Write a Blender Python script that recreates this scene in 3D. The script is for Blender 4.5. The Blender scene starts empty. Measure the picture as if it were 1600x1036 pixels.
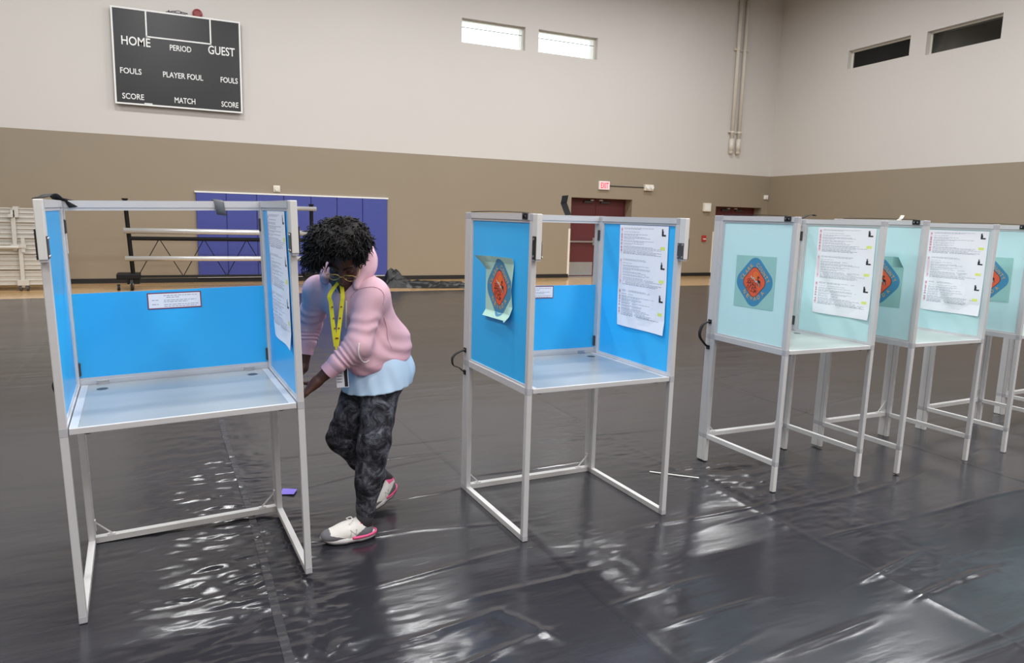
import bpy, bmesh, math, random
import numpy as np
from mathutils import Vector, Matrix
random.seed(7)
S = bpy.context.scene
COL = S.collection

# ------------------------------------------------------------------ camera, world, exposure
RT = Vector((0.90274, -0.4293, 0.02757)); UP = Vector((0.04249, 0.15275, 0.98735)); FW = Vector((0.42809, 0.89015, -0.15614))
cd = bpy.data.cameras.new('camera'); cam = bpy.data.objects.new('camera', cd); COL.objects.link(cam)
m = Matrix.Identity(4)
for i in range(3):
    m[i][0] = RT[i]; m[i][1] = UP[i]; m[i][2] = -FW[i]
m[2][3] = 1.63631
cam.matrix_world = m
cd.sensor_fit = 'HORIZONTAL'; cd.sensor_width = 36; cd.lens = 1140.55 * 36 / 1600
cd.clip_start = 0.05; cd.clip_end = 200
S.camera = cam
S.view_settings.view_transform = 'Standard'; S.view_settings.look = 'None'
S.view_settings.exposure = 0.0; S.view_settings.gamma = 1.0
try: S.view_settings.use_curve_mapping = False
except Exception: pass
W = bpy.data.worlds.new('daylight'); S.world = W; W.use_nodes = True
bg = W.node_tree.nodes['Background']; bg.inputs[0].default_value = (0.93, 0.97, 1, 1); bg.inputs[1].default_value = 3.0

LAMP_POWER = 150.0
LAMP_XS = (-4.2, 0.2, 4.6, 8.8, 12.6); LAMP_YS = (-8.0, -4.0, 0.0, 4.0, 8.2, 13.6); LAMP_Z = 8.1
def make_lamp_light(parent):
    l = bpy.data.lights.new('lamp_light', 'AREA'); l.shape = 'RECTANGLE'; l.size = 1.15; l.size_y = 0.38
    l.energy = LAMP_POWER; l.color = (0.985, 0.995, 1.0)
    o = bpy.data.objects.new('lamp_light', l); COL.objects.link(o); o.parent = parent; o.location = (0, 0, -0.085)
    return o

# ------------------------------------------------------------------ helpers
def lin(c):
    r = []
    for v in c[:3]:
        v = v / 255.0
        r.append(v / 12.92 if v <= 0.04045 else ((v + 0.055) / 1.055) ** 2.4)
    return (*r, 1.0)

def mat(name, rgb, rough=0.5, metal=0.0, spec=0.5, var=0.06, vscale=8.0, bump=0.0, bscale=40.0, coat=0.0, trans=0.0, stretch=(1, 1, 1), emit=None, alpha=1.0, rough_var=0.0):
    M = bpy.data.materials.new(name); M.use_nodes = True
    nt = M.node_tree; N = nt.nodes; L = nt.links
    b = N['Principled BSDF']; out = N['Material Output']
    tc = N.new('ShaderNodeTexCoord'); mp = N.new('ShaderNodeMapping'); mp.inputs['Scale'].default_value = stretch
    L.new(tc.outputs['Object'], mp.inputs['Vector'])
    nz = N.new('ShaderNodeTexNoise'); nz.inputs['Scale'].default_value = vscale; nz.inputs['Detail'].default_value = 4
    L.new(mp.outputs[0], nz.inputs['Vector'])
    mx = N.new('ShaderNodeMix'); mx.data_type = 'RGBA'
    c = lin(rgb)
    mx.inputs['A'].default_value = tuple(max(0, v * (1 - var)) for v in c[:3]) + (1,)
    mx.inputs['B'].default_value = tuple(min(1, v * (1 + var)) for v in c[:3]) + (1,)
    L.new(nz.outputs['Fac'], mx.inputs['Factor']); L.new(mx.outputs['Result'], b.inputs['Base Color'])
    b.inputs['Roughness'].default_value = rough; b.inputs['Metallic'].default_value = metal
    b.inputs['Specular IOR Level'].default_value = spec; b.inputs['Coat Weight'].default_value = coat
    b.inputs['Alpha'].default_value = alpha
    if rough_var:
        mr = N.new('ShaderNodeMapRange'); mr.inputs['To Min'].default_value = rough - rough_var; mr.inputs['To Max'].default_value = rough + rough_var
        L.new(nz.outputs['Fac'], mr.inputs['Value']); L.new(mr.outputs[0], b.inputs['Roughness'])
    if bump:
        n2 = N.new('ShaderNodeTexNoise'); n2.inputs['Scale'].default_value = bscale; n2.inputs['Detail'].default_value = 5
        L.new(mp.outputs[0], n2.inputs['Vector'])
        bp = N.new('ShaderNodeBump'); bp.inputs['Strength'].default_value = bump; bp.inputs['Distance'].default_value = 0.01
        L.new(n2.outputs['Fac'], bp.inputs['Height']); L.new(bp.outputs[0], b.inputs['Normal'])
    if emit:
        b.inputs['Emission Color'].default_value = lin(rgb); b.inputs['Emission Strength'].default_value = emit
    if trans:
        t = N.new('ShaderNodeBsdfTranslucent'); t.inputs['Color'].default_value = c
        ms = N.new('ShaderNodeMixShader'); ms.inputs[0].default_value = trans
        L.new(b.outputs[0], ms.inputs[1]); L.new(t.outputs[0], ms.inputs[2]); L.new(ms.outputs[0], out.inputs['Surface'])
    return M

def tag(o, label=None, cat=None, group=None, kind=None):
    if label: o['label'] = label
    if cat: o['category'] = cat
    if group: o['group'] = group
    if kind: o['kind'] = kind
    return o
def empty(name, loc=(0, 0, 0), rz=0.0, label=None, cat=None, group=None):
    o = bpy.data.objects.new(name, None); COL.objects.link(o); o.location = loc; o.rotation_euler = (0, 0, rz)
    o.empty_display_size = 0.1
    return tag(o, label, cat, group)
def link(name, me, mats, parent=None, smooth=False):
    if not isinstance(mats, (list, tuple)): mats = [mats]
    for q in mats: me.materials.append(q)
    if smooth:
        for p in me.polygons: p.use_smooth = True
    o = bpy.data.objects.new(name, me); COL.objects.link(o)
    if parent is not None: o.parent = parent
    return o
def copy_tree(o, parent=None):
    c = o.copy(); COL.objects.link(c)
    if parent is not None: c.parent = parent
    for ch in list(o.children): copy_tree(ch, c)
    return c

class MB:
    def __init__(s): s.v = []; s.f = []; s.m = []
    def poly(s, pts, mi=0):
        n = len(s.v); s.v += [tuple(p) for p in pts]; s.f.append(tuple(range(n, n + len(pts)))); s.m.append(mi)
    def box(s, x0, x1, y0, y1, z0, z1, mi=0, M=None, b=0.0):
        if b > 0:
            bm = bmesh.new(); bmesh.ops.create_cube(bm, size=1)
            for v in bm.verts: v.co = Vector(((x0 + x1) / 2 + v.co.x * (x1 - x0), (y0 + y1) / 2 + v.co.y * (y1 - y0), (z0 + z1) / 2 + v.co.z * (z1 - z0)))
            bmesh.ops.bevel(bm, geom=bm.edges[:], offset=b, segments=2, affect='EDGES', profile=0.5)
            s.bm(bm, mi, M); bm.free(); return s
        P = [(x0, y0, z0), (x1, y0, z0), (x1, y1, z0), (x0, y1, z0), (x0, y0, z1), (x1, y0, z1), (x1, y1, z1), (x0, y1, z1)]
        if M is not None: P = [tuple(M @ Vector(p)) for p in P]
        n = len(s.v); s.v += P
        for f in ((0, 3, 2, 1), (4, 5, 6, 7), (0, 1, 5, 4), (1, 2, 6, 5), (2, 3, 7, 6), (3, 0, 4, 7)):
            s.f.append(tuple(n + i for i in f)); s.m.append(mi)
        return s
    def bm(s, bm, mi=0, M=None):
        n = len(s.v); bm.verts.ensure_lookup_table(); bm.verts.index_update()
        s.v += [tuple(M @ v.co) if M is not None else tuple(v.co) for v in bm.verts]
        for f in bm.faces: s.f.append(tuple(n + v.index for v in f.verts)); s.m.append(mi)
    def mesh(s, vs, fs, mi=0, M=None):
        n = len(s.v); s.v += [tuple(M @ Vector(v)) if M is not None else tuple(v) for v in vs]
        for f in fs: s.f.append(tuple(n + i for i in f)); s.m.append(mi)
    def cyl(s, a, b, r, r2=None, seg=16, mi=0, caps=True):
        a = Vector(a); b = Vector(b); r2 = r if r2 is None else r2
        d = (b - a).normalized(); t = Vector((0, 0, 1)) if abs(d.z) < 0.9 else Vector((1, 0, 0))
        u = d.cross(t).normalized(); w = d.cross(u); n = len(s.v)
        for c, rr in ((a, r), (b, r2)):
            for i in range(seg):
                q = 2 * math.pi * i / seg; s.v.append(tuple(c + (u * math.cos(q) + w * math.sin(q)) * rr))
        for i in range(seg):
            j = (i + 1) % seg; s.f.append((n + i, n + seg + i, n + seg + j, n + j)); s.m.append(mi)
        if caps:
            s.f.append(tuple(n + i for i in range(seg))); s.m.append(mi)
            s.f.append(tuple(n + seg + i for i in range(seg - 1, -1, -1))); s.m.append(mi)
        return s
    def tube(s, pts, r, seg=8, mi=0, flat=None):
        # swept tube; flat=(half_width, half_thick) makes a strap
        pts = [Vector(p) for p in pts]; n0 = len(s.v); N = len(pts); prev = None
        for i, p in enumerate(pts):
            d = (pts[min(i + 1, N - 1)] - pts[max(i - 1, 0)]).normalized()
            if prev is None:
                t = Vector((0, 0, 1)) if abs(d.z) < 0.9 else Vector((1, 0, 0)); u = d.cross(t).normalized()
            else:
                u = (prev - d * prev.dot(d)).normalized()
            prev = u; w = d.cross(u)
            rr = r[i] if isinstance(r, (list, tuple)) else r
            for k in range(seg):
                q = 2 * math.pi * k / seg; s.v.append(tuple(p + (u * math.cos(q) + w * math.sin(q)) * rr))
        for i in range(N - 1):
            for k in range(seg):
                j = (k + 1) % seg
                s.f.append((n0 + i * seg + k, n0 + i * seg + j, n0 + (i + 1) * seg + j, n0 + (i + 1) * seg + k)); s.m.append(mi)
        s.f.append(tuple(n0 + k for k in range(seg - 1, -1, -1))); s.m.append(mi)
        s.f.append(tuple(n0 + (N - 1) * seg + k for k in range(seg))); s.m.append(mi)
        return s
    def strap(s, pts, width_dir, w, t, mi=0):
        # flat band along pts; width along width_dir, thickness t
        pts = [Vector(p) for p in pts]; wd = Vector(width_dir).normalized(); n0 = len(s.v); N = len(pts)
        for i, p in enumerate(pts):
            d = (pts[min(i + 1, N - 1)] - pts[max(i - 1, 0)]).normalized(); nn = d.cross(wd).normalized()
            for a, b in ((-1, -1), (1, -1), (1, 1), (-1, 1)):
                s.v.append(tuple(p + wd * (a * w / 2) + nn * (b * t / 2)))
        for i in range(N - 1):
            for k in range(4):
                j = (k + 1) % 4
                s.f.append((n0 + i * 4 + k, n0 + i * 4 + j, n0 + (i + 1) * 4 + j, n0 + (i + 1) * 4 + k)); s.m.append(mi)
        s.f.append((n0 + 3, n0 + 2, n0 + 1, n0)); s.m.append(mi); e = n0 + (N - 1) * 4
        s.f.append((e, e + 1, e + 2, e + 3)); s.m.append(mi)
        return s
    def sphere(s, c, r, mi=0, seg=16, rings=10, sc=(1, 1, 1)):
        bm = bmesh.new(); bmesh.ops.create_uvsphere(bm, u_segments=seg, v_segments=rings, radius=r)
        for v in bm.verts: v.co = Vector((v.co.x * sc[0] + c[0], v.co.y * sc[1] + c[1], v.co.z * sc[2] + c[2]))
        s.bm(bm, mi); bm.free(); return s
    def build(s, name, mats, parent=None, smooth=False, fix=True):
        me = bpy.data.meshes.new(name); me.from_pydata(s.v, [], s.f)
        me.polygons.foreach_set('material_index', s.m); me.update()
        if fix:
            bm = bmesh.new(); bm.from_mesh(me); bmesh.ops.recalc_face_normals(bm, faces=bm.faces); bm.to_mesh(me); bm.free()
        return link(name, me, mats, parent, smooth)

_gl = {}
def glyphs(txt, size=1.0):
    """flat text as vertices / faces, lower left at 0,0; returns verts, faces, width"""
    if txt in _gl: return _gl[txt]
    cu = bpy.data.curves.new('letters', 'FONT'); cu.body = txt; cu.size = 1.0; cu.offset = 0.012
    cu.resolution_u = 3
    ob = bpy.data.objects.new('letters', cu); COL.objects.link(ob)
    dg = bpy.context.evaluated_depsgraph_get(); me = ob.evaluated_get(dg).to_mesh()
    vs = [tuple(v.co) for v in me.vertices]; fs = [tuple(p.vertices) for p in me.polygons]
    ob.evaluated_get(dg).to_mesh_clear(); bpy.data.objects.remove(ob); bpy.data.curves.remove(cu)
    xs = [v[0] for v in vs] or [0]; ys = [v[1] for v in vs] or [0]
    _gl[txt] = (vs, fs, min(xs), max(xs), min(ys), max(ys)); return _gl[txt]
def put_text(mb, txt, cx, cy, height, width, fn, mi=0):
    """centre txt at cx,cy inside a box height x width; fn maps (u,v) to 3d"""
    vs, fs, x0, x1, y0, y1 = glyphs(txt)
    P = [fn(cx + ((v[0] - x0) / (x1 - x0) - 0.5) * width, cy + ((v[1] - y0) / (y1 - y0) - 0.5) * height) for v in vs]
    n = len(mb.v); mb.v += [tuple(p) for p in P]
    for f in fs: mb.f.append(tuple(n + i for i in f)); mb.m.append(mi)

# ------------------------------------------------------------------ materials
M_cream = mat('cream_wall_paint', (210, 205, 200), 0.62, var=0.02, vscale=0.7, bump=0.05, bscale=60)
M_brown = mat('brown_wall_paint', (150, 137, 118), 0.6, var=0.03, vscale=0.8, bump=0.05, bscale=60)
M_black = mat('black_rubber', (22, 22, 24), 0.6)
M_blackm = mat('black_metal', (12, 12, 13), 0.55, 0.0, spec=0.3)
M_strap = mat('black_webbing', (22, 22, 25), 0.75, bump=0.3, bscale=400)
M_gstrap = mat('grey_hook_strap', (88, 90, 96), 0.85, bump=0.3, bscale=300)
M_alu = mat('satin_aluminium', (206, 206, 209), 0.42, 0.25, var=0.02, vscale=20, stretch=(1, 1, 0.1))
M_joint = mat('grey_corner_plastic', (176, 176, 182), 0.5, 0.1, var=0.02)
M_whitebar = mat('pale_coated_aluminium', (214, 214, 214), 0.45, 0.15, var=0.02)
M_blue = mat('sky_blue_plastic_panel', (58, 190, 255), 0.3, spec=0.5, var=0.03, vscale=3, trans=0.12)
M_teal = mat('pale_turquoise_panel', (212, 242, 246), 0.4, spec=0.45, var=0.03, vscale=3, trans=0.25)
M_desk = mat('pale_grey_laminate', (160, 163, 163), 0.24, spec=0.5, var=0.05, vscale=2.5, stretch=(0.25, 3, 1))
M_deskt = mat('pale_green_grey_laminate', (166, 174, 170), 0.3, spec=0.5, var=0.04, vscale=2.5, stretch=(0.25, 3, 1))
M_dark = mat('dark_steel', (84, 84, 88), 0.4, 0.5)
M_steel = mat('bright_steel', (196, 196, 198), 0.28, 0.85)
M_paper = mat('white_paper', (236, 236, 244), 0.6, var=0.015)
M_ink = mat('grey_print', (150, 152, 168), 0.7)
M_red = mat('red_print', (190, 84, 110), 0.6)
M_pink = mat('pink_print_margin', (236, 208, 220), 0.6)
M_hl = mat('yellow_highlighter', (222, 232, 120), 0.6)
M_icon = mat('black_print', (30, 32, 38), 0.6)
M_mint = mat('mint_paper', (176, 218, 206), 0.55)
M_film = mat('clear_film_grey_green', (152, 200, 196), 0.4)
M_sealblue = mat('seal_blue_ink', (66, 138, 178), 0.5)
M_sealor = mat('seal_orange_ink', (226, 94, 60), 0.5)
M_sealtx = mat('seal_gold_ink', (214, 168, 92), 0.5)
M_sealye = mat('seal_yellow_ink', (240, 150, 50), 0.5)
M_white = mat('white_paint', (238, 238, 236), 0.5)
M_maroon = mat('maroon_door_paint', (96, 44, 46), 0.45, var=0.04)
M_padblue = mat('royal_blue_vinyl', (66, 76, 152), 0.42, var=0.05, vscale=2, bump=0.05, bscale=120)
M_off = mat('off_white_plastic', (228, 222, 208), 0.5)

# ------------------------------------------------------------------ room shell
WY, WX, ZS, ZC = 17.593, 17.254, 3.075, 9.0
XL, YB = -9.0, -12.0
TH = 0.42
def wall_cells(xs0, xs1, holes, zsplit, ztop, fn):
    """wall with rectangular holes, as boxes; fn(x,y,z)->point, y is depth into the wall"""
    xs = sorted(set([xs0, xs1] + [h[0] for h in holes] + [h[1] for h in holes])); zs = sorted(set([0, zsplit, ztop] + [h[2] for h in holes] + [h[3] for h in holes]))
    mb = MB()
    for a, b in zip(xs[:-1], xs[1:]):
        for c, d in zip(zs[:-1], zs[1:]):
            cx, cz = (a + b) / 2, (c + d) / 2
            if any(h[0] < cx < h[1] and h[2] < cz < h[3] for h in holes): continue
            P = [fn(x, y, z) for z in (c, d) for x, y in ((a, 0), (b, 0), (b, TH), (a, TH))]
            n = len(mb.v); mb.v += P
            for f in ((0, 3, 2, 1), (4, 5, 6, 7), (0, 1, 5, 4), (1, 2, 6, 5), (2, 3, 7, 6), (3, 0, 4, 7)):
                mb.f.append(tuple(n + i for i in f)); mb.m.append(1 if cz < zsplit else 0)
    return mb
D1 = (10.15, 12.14, 0.0, 2.19); D2 = (15.19, 17.02, 0.0, 2.1)
WN1 = (6.87, 8.61, 5.825, 6.40); WN2 = (8.99, 10.77, 5.84, 6.40)
mb = wall_cells(XL, WX + 0.6, [D1, D2, WN1, WN2], ZS, ZC, lambda x, y, z: (x, WY + y, z))
tag(mb.build('wall_back', [M_cream, M_brown]), kind='structure')
RD = Vector((math.cos(-1.6563), math.sin(-1.6563), 0)); RN = Vector((-RD.y, RD.x, 0)) 
if RN.x < 0: RN = -RN
def rw(t, d, z): 
    p = Vector((WX, WY, 0)) + RD * t + RN * d; return (p.x, p.y, z)
RW1 = (2.77, 4.73, 5.82, 6.30); RW2 = (5.20, 7.08, 5.74, 6.28)
mb = wall_cells(0.0, 30.0, [RW1, RW2], ZS, ZC, lambda x, y, z: rw(x, y, z))
tag(mb.build('wall_right', [M_cream, M_brown]), kind='structure')
mb = MB(); mb.box(XL - 0.3, XL, YB, WY + TH, 0, ZS, 1); mb.box(XL - 0.3, XL, YB, WY + TH, ZS, ZC, 0)
tag(mb.build('wall_left', [M_cream, M_brown]), kind='structure')
mb = MB(); mb.box(XL - 0.3, 18, YB - 0.3, YB, 0, ZS, 1); mb.box(XL - 0.3, 18, YB - 0.3, YB, ZS, ZC, 0)
tag(mb.build('wall_front', [M_cream, M_brown]), kind='structure')
M_ceil = mat('pale_ceiling_deck', (150, 148, 142), 0.8, var=0.05, vscale=1)
mb = MB(); mb.box(XL - 0.5, 18.5, YB - 0.5, WY + 0.5, ZC, ZC + 0.2)
tag(mb.build('ceiling', M_ceil), kind='structure')

# wood floor
M_wood = bpy.data.materials.new('maple_gym_floor'); M_wood.use_nodes = True
nt = M_wood.node_tree; N = nt.nodes; L = nt.links; b = N['Principled BSDF']
tc = N.new('ShaderNodeTexCoord'); mp = N.new('ShaderNodeMapping'); L.new(tc.outputs['Object'], mp.inputs[0])
br = N.new('ShaderNodeTexBrick'); L.new(mp.outputs[0], br.inputs[0])
br.inputs['Scale'].default_value = 1.0; br.inputs['Brick Width'].default_value = 1.2; br.inputs['Row Height'].default_value = 0.06; br.inputs['Mortar Size'].default_value = 0.001
br.inputs['Color1'].default_value = lin((206, 164, 112)); br.inputs['Color2'].default_value = lin((222, 184, 132)); br.inputs['Mortar'].default_value = lin((140, 100, 62))
L.new(br.outputs[0], b.inputs['Base Color']); b.inputs['Roughness'].default_value = 0.22; b.inputs['Coat Weight'].default_value = 0.4; b.inputs['Coat Roughness'].default_value = 0.08
mb = MB(); mb.box(XL, 18.2, YB, WY + TH, -0.1, -0.006)
tag(mb.build('floor', M_wood), kind='structure')

# baseboards
for i, (a, b_) in enumerate(((XL, D1[0] - 0.02), (D1[1], D2[0] - 0.02), (D2[1], WX))):
    mb = MB(); mb.box(a, b_, WY - 0.012, WY, -0.006, 0.095)
    tag(mb.build('baseboard_back' + ('', '_centre', '_corner')[i], M_black), kind='structure')
mb = MB(); P = [rw(0.01, -0.012, -0.006), rw(30, -0.012, -0.006), rw(30, 0, -0.006), rw(0.01, 0, -0.006)]
P += [(p[0], p[1], 0.095) for p in P]
mb.mesh(P, [(0, 3, 2, 1), (4, 5, 6, 7), (0, 1, 5, 4), (1, 2, 6, 5), (2, 3, 7, 6), (3, 0, 4, 7)])
tag(mb.build('baseboard_right', M_black), kind='structure')

# windows
M_glass = bpy.data.materials.new('window_glass'); M_glass.use_nodes = True
nt = M_glass.node_tree; N = nt.nodes; L = nt.links
tcg = N.new('ShaderNodeTexCoord'); ng = N.new('ShaderNodeTexNoise'); ng.inputs['Scale'].default_value = 1.5; L.new(tcg.outputs['Object'], ng.inputs[0])
rg = N.new('ShaderNodeMapRange'); rg.inputs['To Min'].default_value = 0.03; rg.inputs['To Max'].default_value = 0.08; L.new(ng.outputs['Fac'], rg.inputs[0])
gl = N.new('ShaderNodeBsdfGlossy'); L.new(rg.outputs[0], gl.inputs['Roughness'])
tr = N.new('ShaderNodeBsdfTransparent'); tr.inputs[0].default_value = (0.9, 0.93, 0.92, 1)
lw = N.new('ShaderNodeFresnel'); lw.inputs['IOR'].default_value = 1.5
ms = N.new('ShaderNodeMixShader'); L.new(lw.outputs[0], ms.inputs[0]); L.new(tr.outputs[0], ms.inputs[1]); L.new(gl.outputs[0], ms.inputs[2])
L.new(ms.outputs[0], N['Material Output'].inputs['Surface'])
M_frame = mat('cream_window_frame', (226, 222, 208), 0.5)
M_greyf = mat('grey_window_bar', (150, 150, 148), 0.5)
M_blind = mat('white_roller_blind', (246, 246, 246), 0.8, trans=0.75)
def window(n, fn, h, bar, blind):
    root = empty('window_%d' % n); tag(root, kind='structure')
    mb = MB(); w = 0.035; a, b_, c, d = h
    def bx(m_, x0, x1, y0, y1, z0, z1, mi=0):
        P = [fn(x, y, z) for z in (z0, z1) for x, y in ((x0, y0), (x1, y0), (x1, y1), (x0, y1))]
        m_.mesh(P, [(0, 3, 2, 1), (4, 5, 6, 7), (0, 1, 5, 4), (1, 2, 6, 5), (2, 3, 7, 6), (3, 0, 4, 7)], mi)
    for q in ((a, a + w, c, d), (b_ - w, b_, c, d), (a + w, b_ - w, c, c + w), (a + w, b_ - w, d - w, d)): bx(mb, q[0], q[1], 0.13, 0.20, q[2], q[3])
    mb.build('window_frame', M_frame, root)
    mb = MB(); bx(mb, a + w, b_ - w, 0.16, 0.166, c + w, d - w); mb.build('pane', M_glass, root)
    if bar:
        mb = MB(); bx(mb, a + w, b_ - w, 0.14, 0.16, d - 0.19, d - 0.175); mb.build('window_bar', M_greyf, root)
    if blind:
        mb = MB(); bx(mb, a + w, b_ - w, 0.23, 0.235, c + w, d - w); mb.build('blind', M_blind, root)
fb = lambda x, y, z: (x, WY + y, z)
window(1, fb, WN1, True, False); window(2, fb, WN2, True, False)
window(3, rw, RW1, False, False); window(4, rw, RW2, False, False)
# unlit room behind the two inner windows of the right wall
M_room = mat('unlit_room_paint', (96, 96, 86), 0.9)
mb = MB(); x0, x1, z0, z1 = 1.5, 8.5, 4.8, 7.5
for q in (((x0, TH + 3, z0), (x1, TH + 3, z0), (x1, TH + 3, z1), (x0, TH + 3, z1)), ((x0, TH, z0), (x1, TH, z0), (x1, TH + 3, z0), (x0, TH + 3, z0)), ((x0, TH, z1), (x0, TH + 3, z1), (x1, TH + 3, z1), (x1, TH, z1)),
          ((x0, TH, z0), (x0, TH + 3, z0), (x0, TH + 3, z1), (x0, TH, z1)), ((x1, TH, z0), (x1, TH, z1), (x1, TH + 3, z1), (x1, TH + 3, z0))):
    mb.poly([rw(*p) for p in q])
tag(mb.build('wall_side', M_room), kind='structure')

# doors in recesses
def door(n, D, dep, kick):
    root = empty('door_%d' % n); tag(root, kind='structure')
    x0, x1, z1 = D[0], D[1], D[3]; xm = (x0 + x1) / 2; y = WY + dep
    mb = MB(); mb.box(x0, x0 + 0.05, y - 0.02, y + 0.06, 0, z1); mb.box(x1 - 0.05, x1, y - 0.02, y + 0.06, 0, z1); mb.box(x0 + 0.05, x1 - 0.05, y - 0.02, y + 0.06, z1 - 0.05, z1)
    mb.box(x0, x1, y + 0.061, y + 0.08, 0, z1 + 0.02); mb.build('door_frame_and_light_block', M_maroon, root)  # this box is an added backing that stops daylight leaking round the leaves
    for s, (a, b_) in enumerate(((x0 + 0.054, xm - 0.004), (xm + 0.004, x1 - 0.054))):
        mb = MB(); mb.box(a, b_, y, y + 0.045, 0.01, z1 - 0.054)
        lf = mb.build('door_leaf', M_maroon, root)
        mb = MB(); mb.box(a + 0.02, b_ - 0.03, y - 0.006, y, 0.03, 0.40); mb.build('kick_plate', M_kick, lf)
        mb = MB(); mb.box(a + 0.02, b_ - 0.04, y - 0.075, y - 0.045, 0.955, 1.0, b=0.006)
        e = b_ - 0.05 if s == 0 else a + 0.05
        mb.box(a + 0.02, a + 0.1, y - 0.045, y, 0.95, 1.005); mb.box(b_ - 0.1, b_ - 0.02, y - 0.045, y, 0.95, 1.005); mb.box(e - 0.03, e + 0.03, y - 0.06, y - 0.001, 0.88, 1.09, b=0.006)
        mb.build('panic_bar', M_steel, lf)
        mb = MB(); mb.box(xm + (-0.42 if s == 0 else 0.14), xm + (-0.14 if s == 0 else 0.42), y - 0.07, y, z1 - 0.13, z1 - 0.075, b=0.006); mb.build('door_closer', M_dark, lf)
        mb = MB(); mb.box(xm + (-0.2 if s == 0 else 0.1), xm + (-0.1 if s == 0 else 0.2), y - 0.05, y, z1 - 0.065, z1 - 0.054 + 0.02); mb.build('door_stop', M_white, lf)
M_kick = mat('steel_kick_plate', (172, 172, 170), 0.35, 0.5)
door(1, D1, 0.34, True); door(2, D2, 0.34, True)
for i, (x, zt) in enumerate(((D1[0], 1.34), (D2[0], 1.34))):
    mb = MB(); mb.box(x - 0.06, x + 0.004, WY - 0.006, WY, 0.06, zt); mb.box(x - 0.002, x + 0.004, WY, WY + 0.06, 0.06, zt)
    tag(mb.build('trim_%d' % (i + 1), M_off), kind='structure')
mb = MB(); mb.box(D1[0], D1[1], WY - 0.03, WY + 0.33, -0.005, 0.008); tag(mb.build('trim_3', M_steel), kind='structure')

# ceiling lamps (above the frame; they light the hall)
M_lamph = mat('white_lamp_housing', (225, 225, 225), 0.4)
M_lampd = mat('lamp_diffuser', (255, 248, 238), 0.5, emit=5.0, var=0.0)
first = None
for iy, y in enumerate(LAMP_YS):
    for ix, x in enumerate(LAMP_XS):
        if first is None:
            first = r = empty('ceiling_light', (x, y, LAMP_Z), 0, 'white rectangular high bay light hanging in rows under the ceiling', 'ceiling light', 'high bay lights under the ceiling')
            mb = MB(); mb.box(-0.62, 0.62, -0.22, 0.22, -0.06, 0.06, b=0.015); mb.build('housing', M_lamph, r)
            mb = MB(); mb.box(-0.57, 0.57, -0.18, 0.18, -0.068, -0.061); mb.build('diffuser', M_lampd, r)
            for hx in (-0.4, 0.4): mb = MB(); mb.cyl((hx, 0, 0.06), (hx, 0, ZC - LAMP_Z), 0.006, seg=6); mb.build('hanger', M_steel, r)
            make_lamp_light(r)
        else:
            c = copy_tree(first); c.location = (x, y, LAMP_Z)

# ------------------------------------------------------------------ grey floor tarps
rng = np.random.default_rng(11)
_perm = rng.random((64, 64))
def vnoise(x, y):
    xi = np.floor(x).astype(int); yi = np.floor(y).astype(int); fx = x - xi; fy = y - yi
    fx = fx * fx * (3 - 2 * fx); fy = fy * fy * (3 - 2 * fy)
    g = lambda a, b: _perm[a % 64, b % 64]
    return (g(xi, yi) * (1 - fx) + g(xi + 1, yi) * fx) * (1 - fy) + (g(xi, yi + 1) * (1 - fx) + g(xi + 1, yi + 1) * fx) * fy - 0.5
SEAMS = (-1.31, 0.365, 1.68, 3.02, 5.08)
CREASE = []
for i in range(150):
    cx = rng.uniform(-3, 9); cy = 1.2 + 12 * rng.random() ** 1.3
    CREASE.append((cx, cy, rng.uniform(0.2, 0.8), rng.normal(0.06, 0.12), rng.uniform(0.0015, 0.004), rng.uniform(0.007, 0.013)))
CREASE += [(2.36, 1.90, 0.30, 0.0, 0.008, 0.022), (1.95, 2.42, 0.28, 0.1, 0.006, 0.018), (1.45, 2.72, 0.35, 0.08, 0.006, 0.018), (0.95, 2.55, 0.3, 0.1, 0.007, 0.02), (1.0, 2.30, 0.35, 0.12, 0.006, 0.018),
           (1.25, 2.42, 0.16, -1.1, 0.009, 0.02), (1.05, 3.0, 0.5, 0.06, 0.005, 0.016), (3.6, 2.95, 0.9, 0.08, 0.006, 0.018), (2.9, 3.05, 0.7, 0.05, 0.005, 0.015), (3.3, 1.95, 0.35, 0.05, 0.008, 0.018), (2.05, 2.2, 0.3, 0.12, 0.006, 0.016),
           (3.15, 2.2, 0.3, 0.1, 0.007, 0.014), (2.2, 4.1, 0.5, 0.04, 0.004, 0.012), (1.4, 4.6, 0.4, 0.05, 0.004, 0.012), (3.4, 2.55, 0.3, 0.05, 0.006, 0.012)]
CLUST = [(0.20, 2.45, 0.34, 0.75, 1.1), (0.22, 3.3, 0.30, 0.9, 1.0), (0.3, 4.6, 0.30, 1.2, 0.9), (0.55, 3.2, 0.12, 0.9, 0.6), (0.55, 2.4, 0.16, 0.6, 0.8), (0.2, 5.0, 0.35, 1.2, 0.6), (3.35, 3.45, 0.35, 0.4, 0.9), (3.35, 2.75, 0.4, 0.35, 0.6), (2.9, 4.6, 0.25, 0.9, 0.6), (3.4, 2.1, 0.3, 0.22, 1.0), (1.0, 2.4, 0.3, 0.35, 0.5), (1.9, 2.7, 0.3, 0.5, 0.5)]
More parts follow.
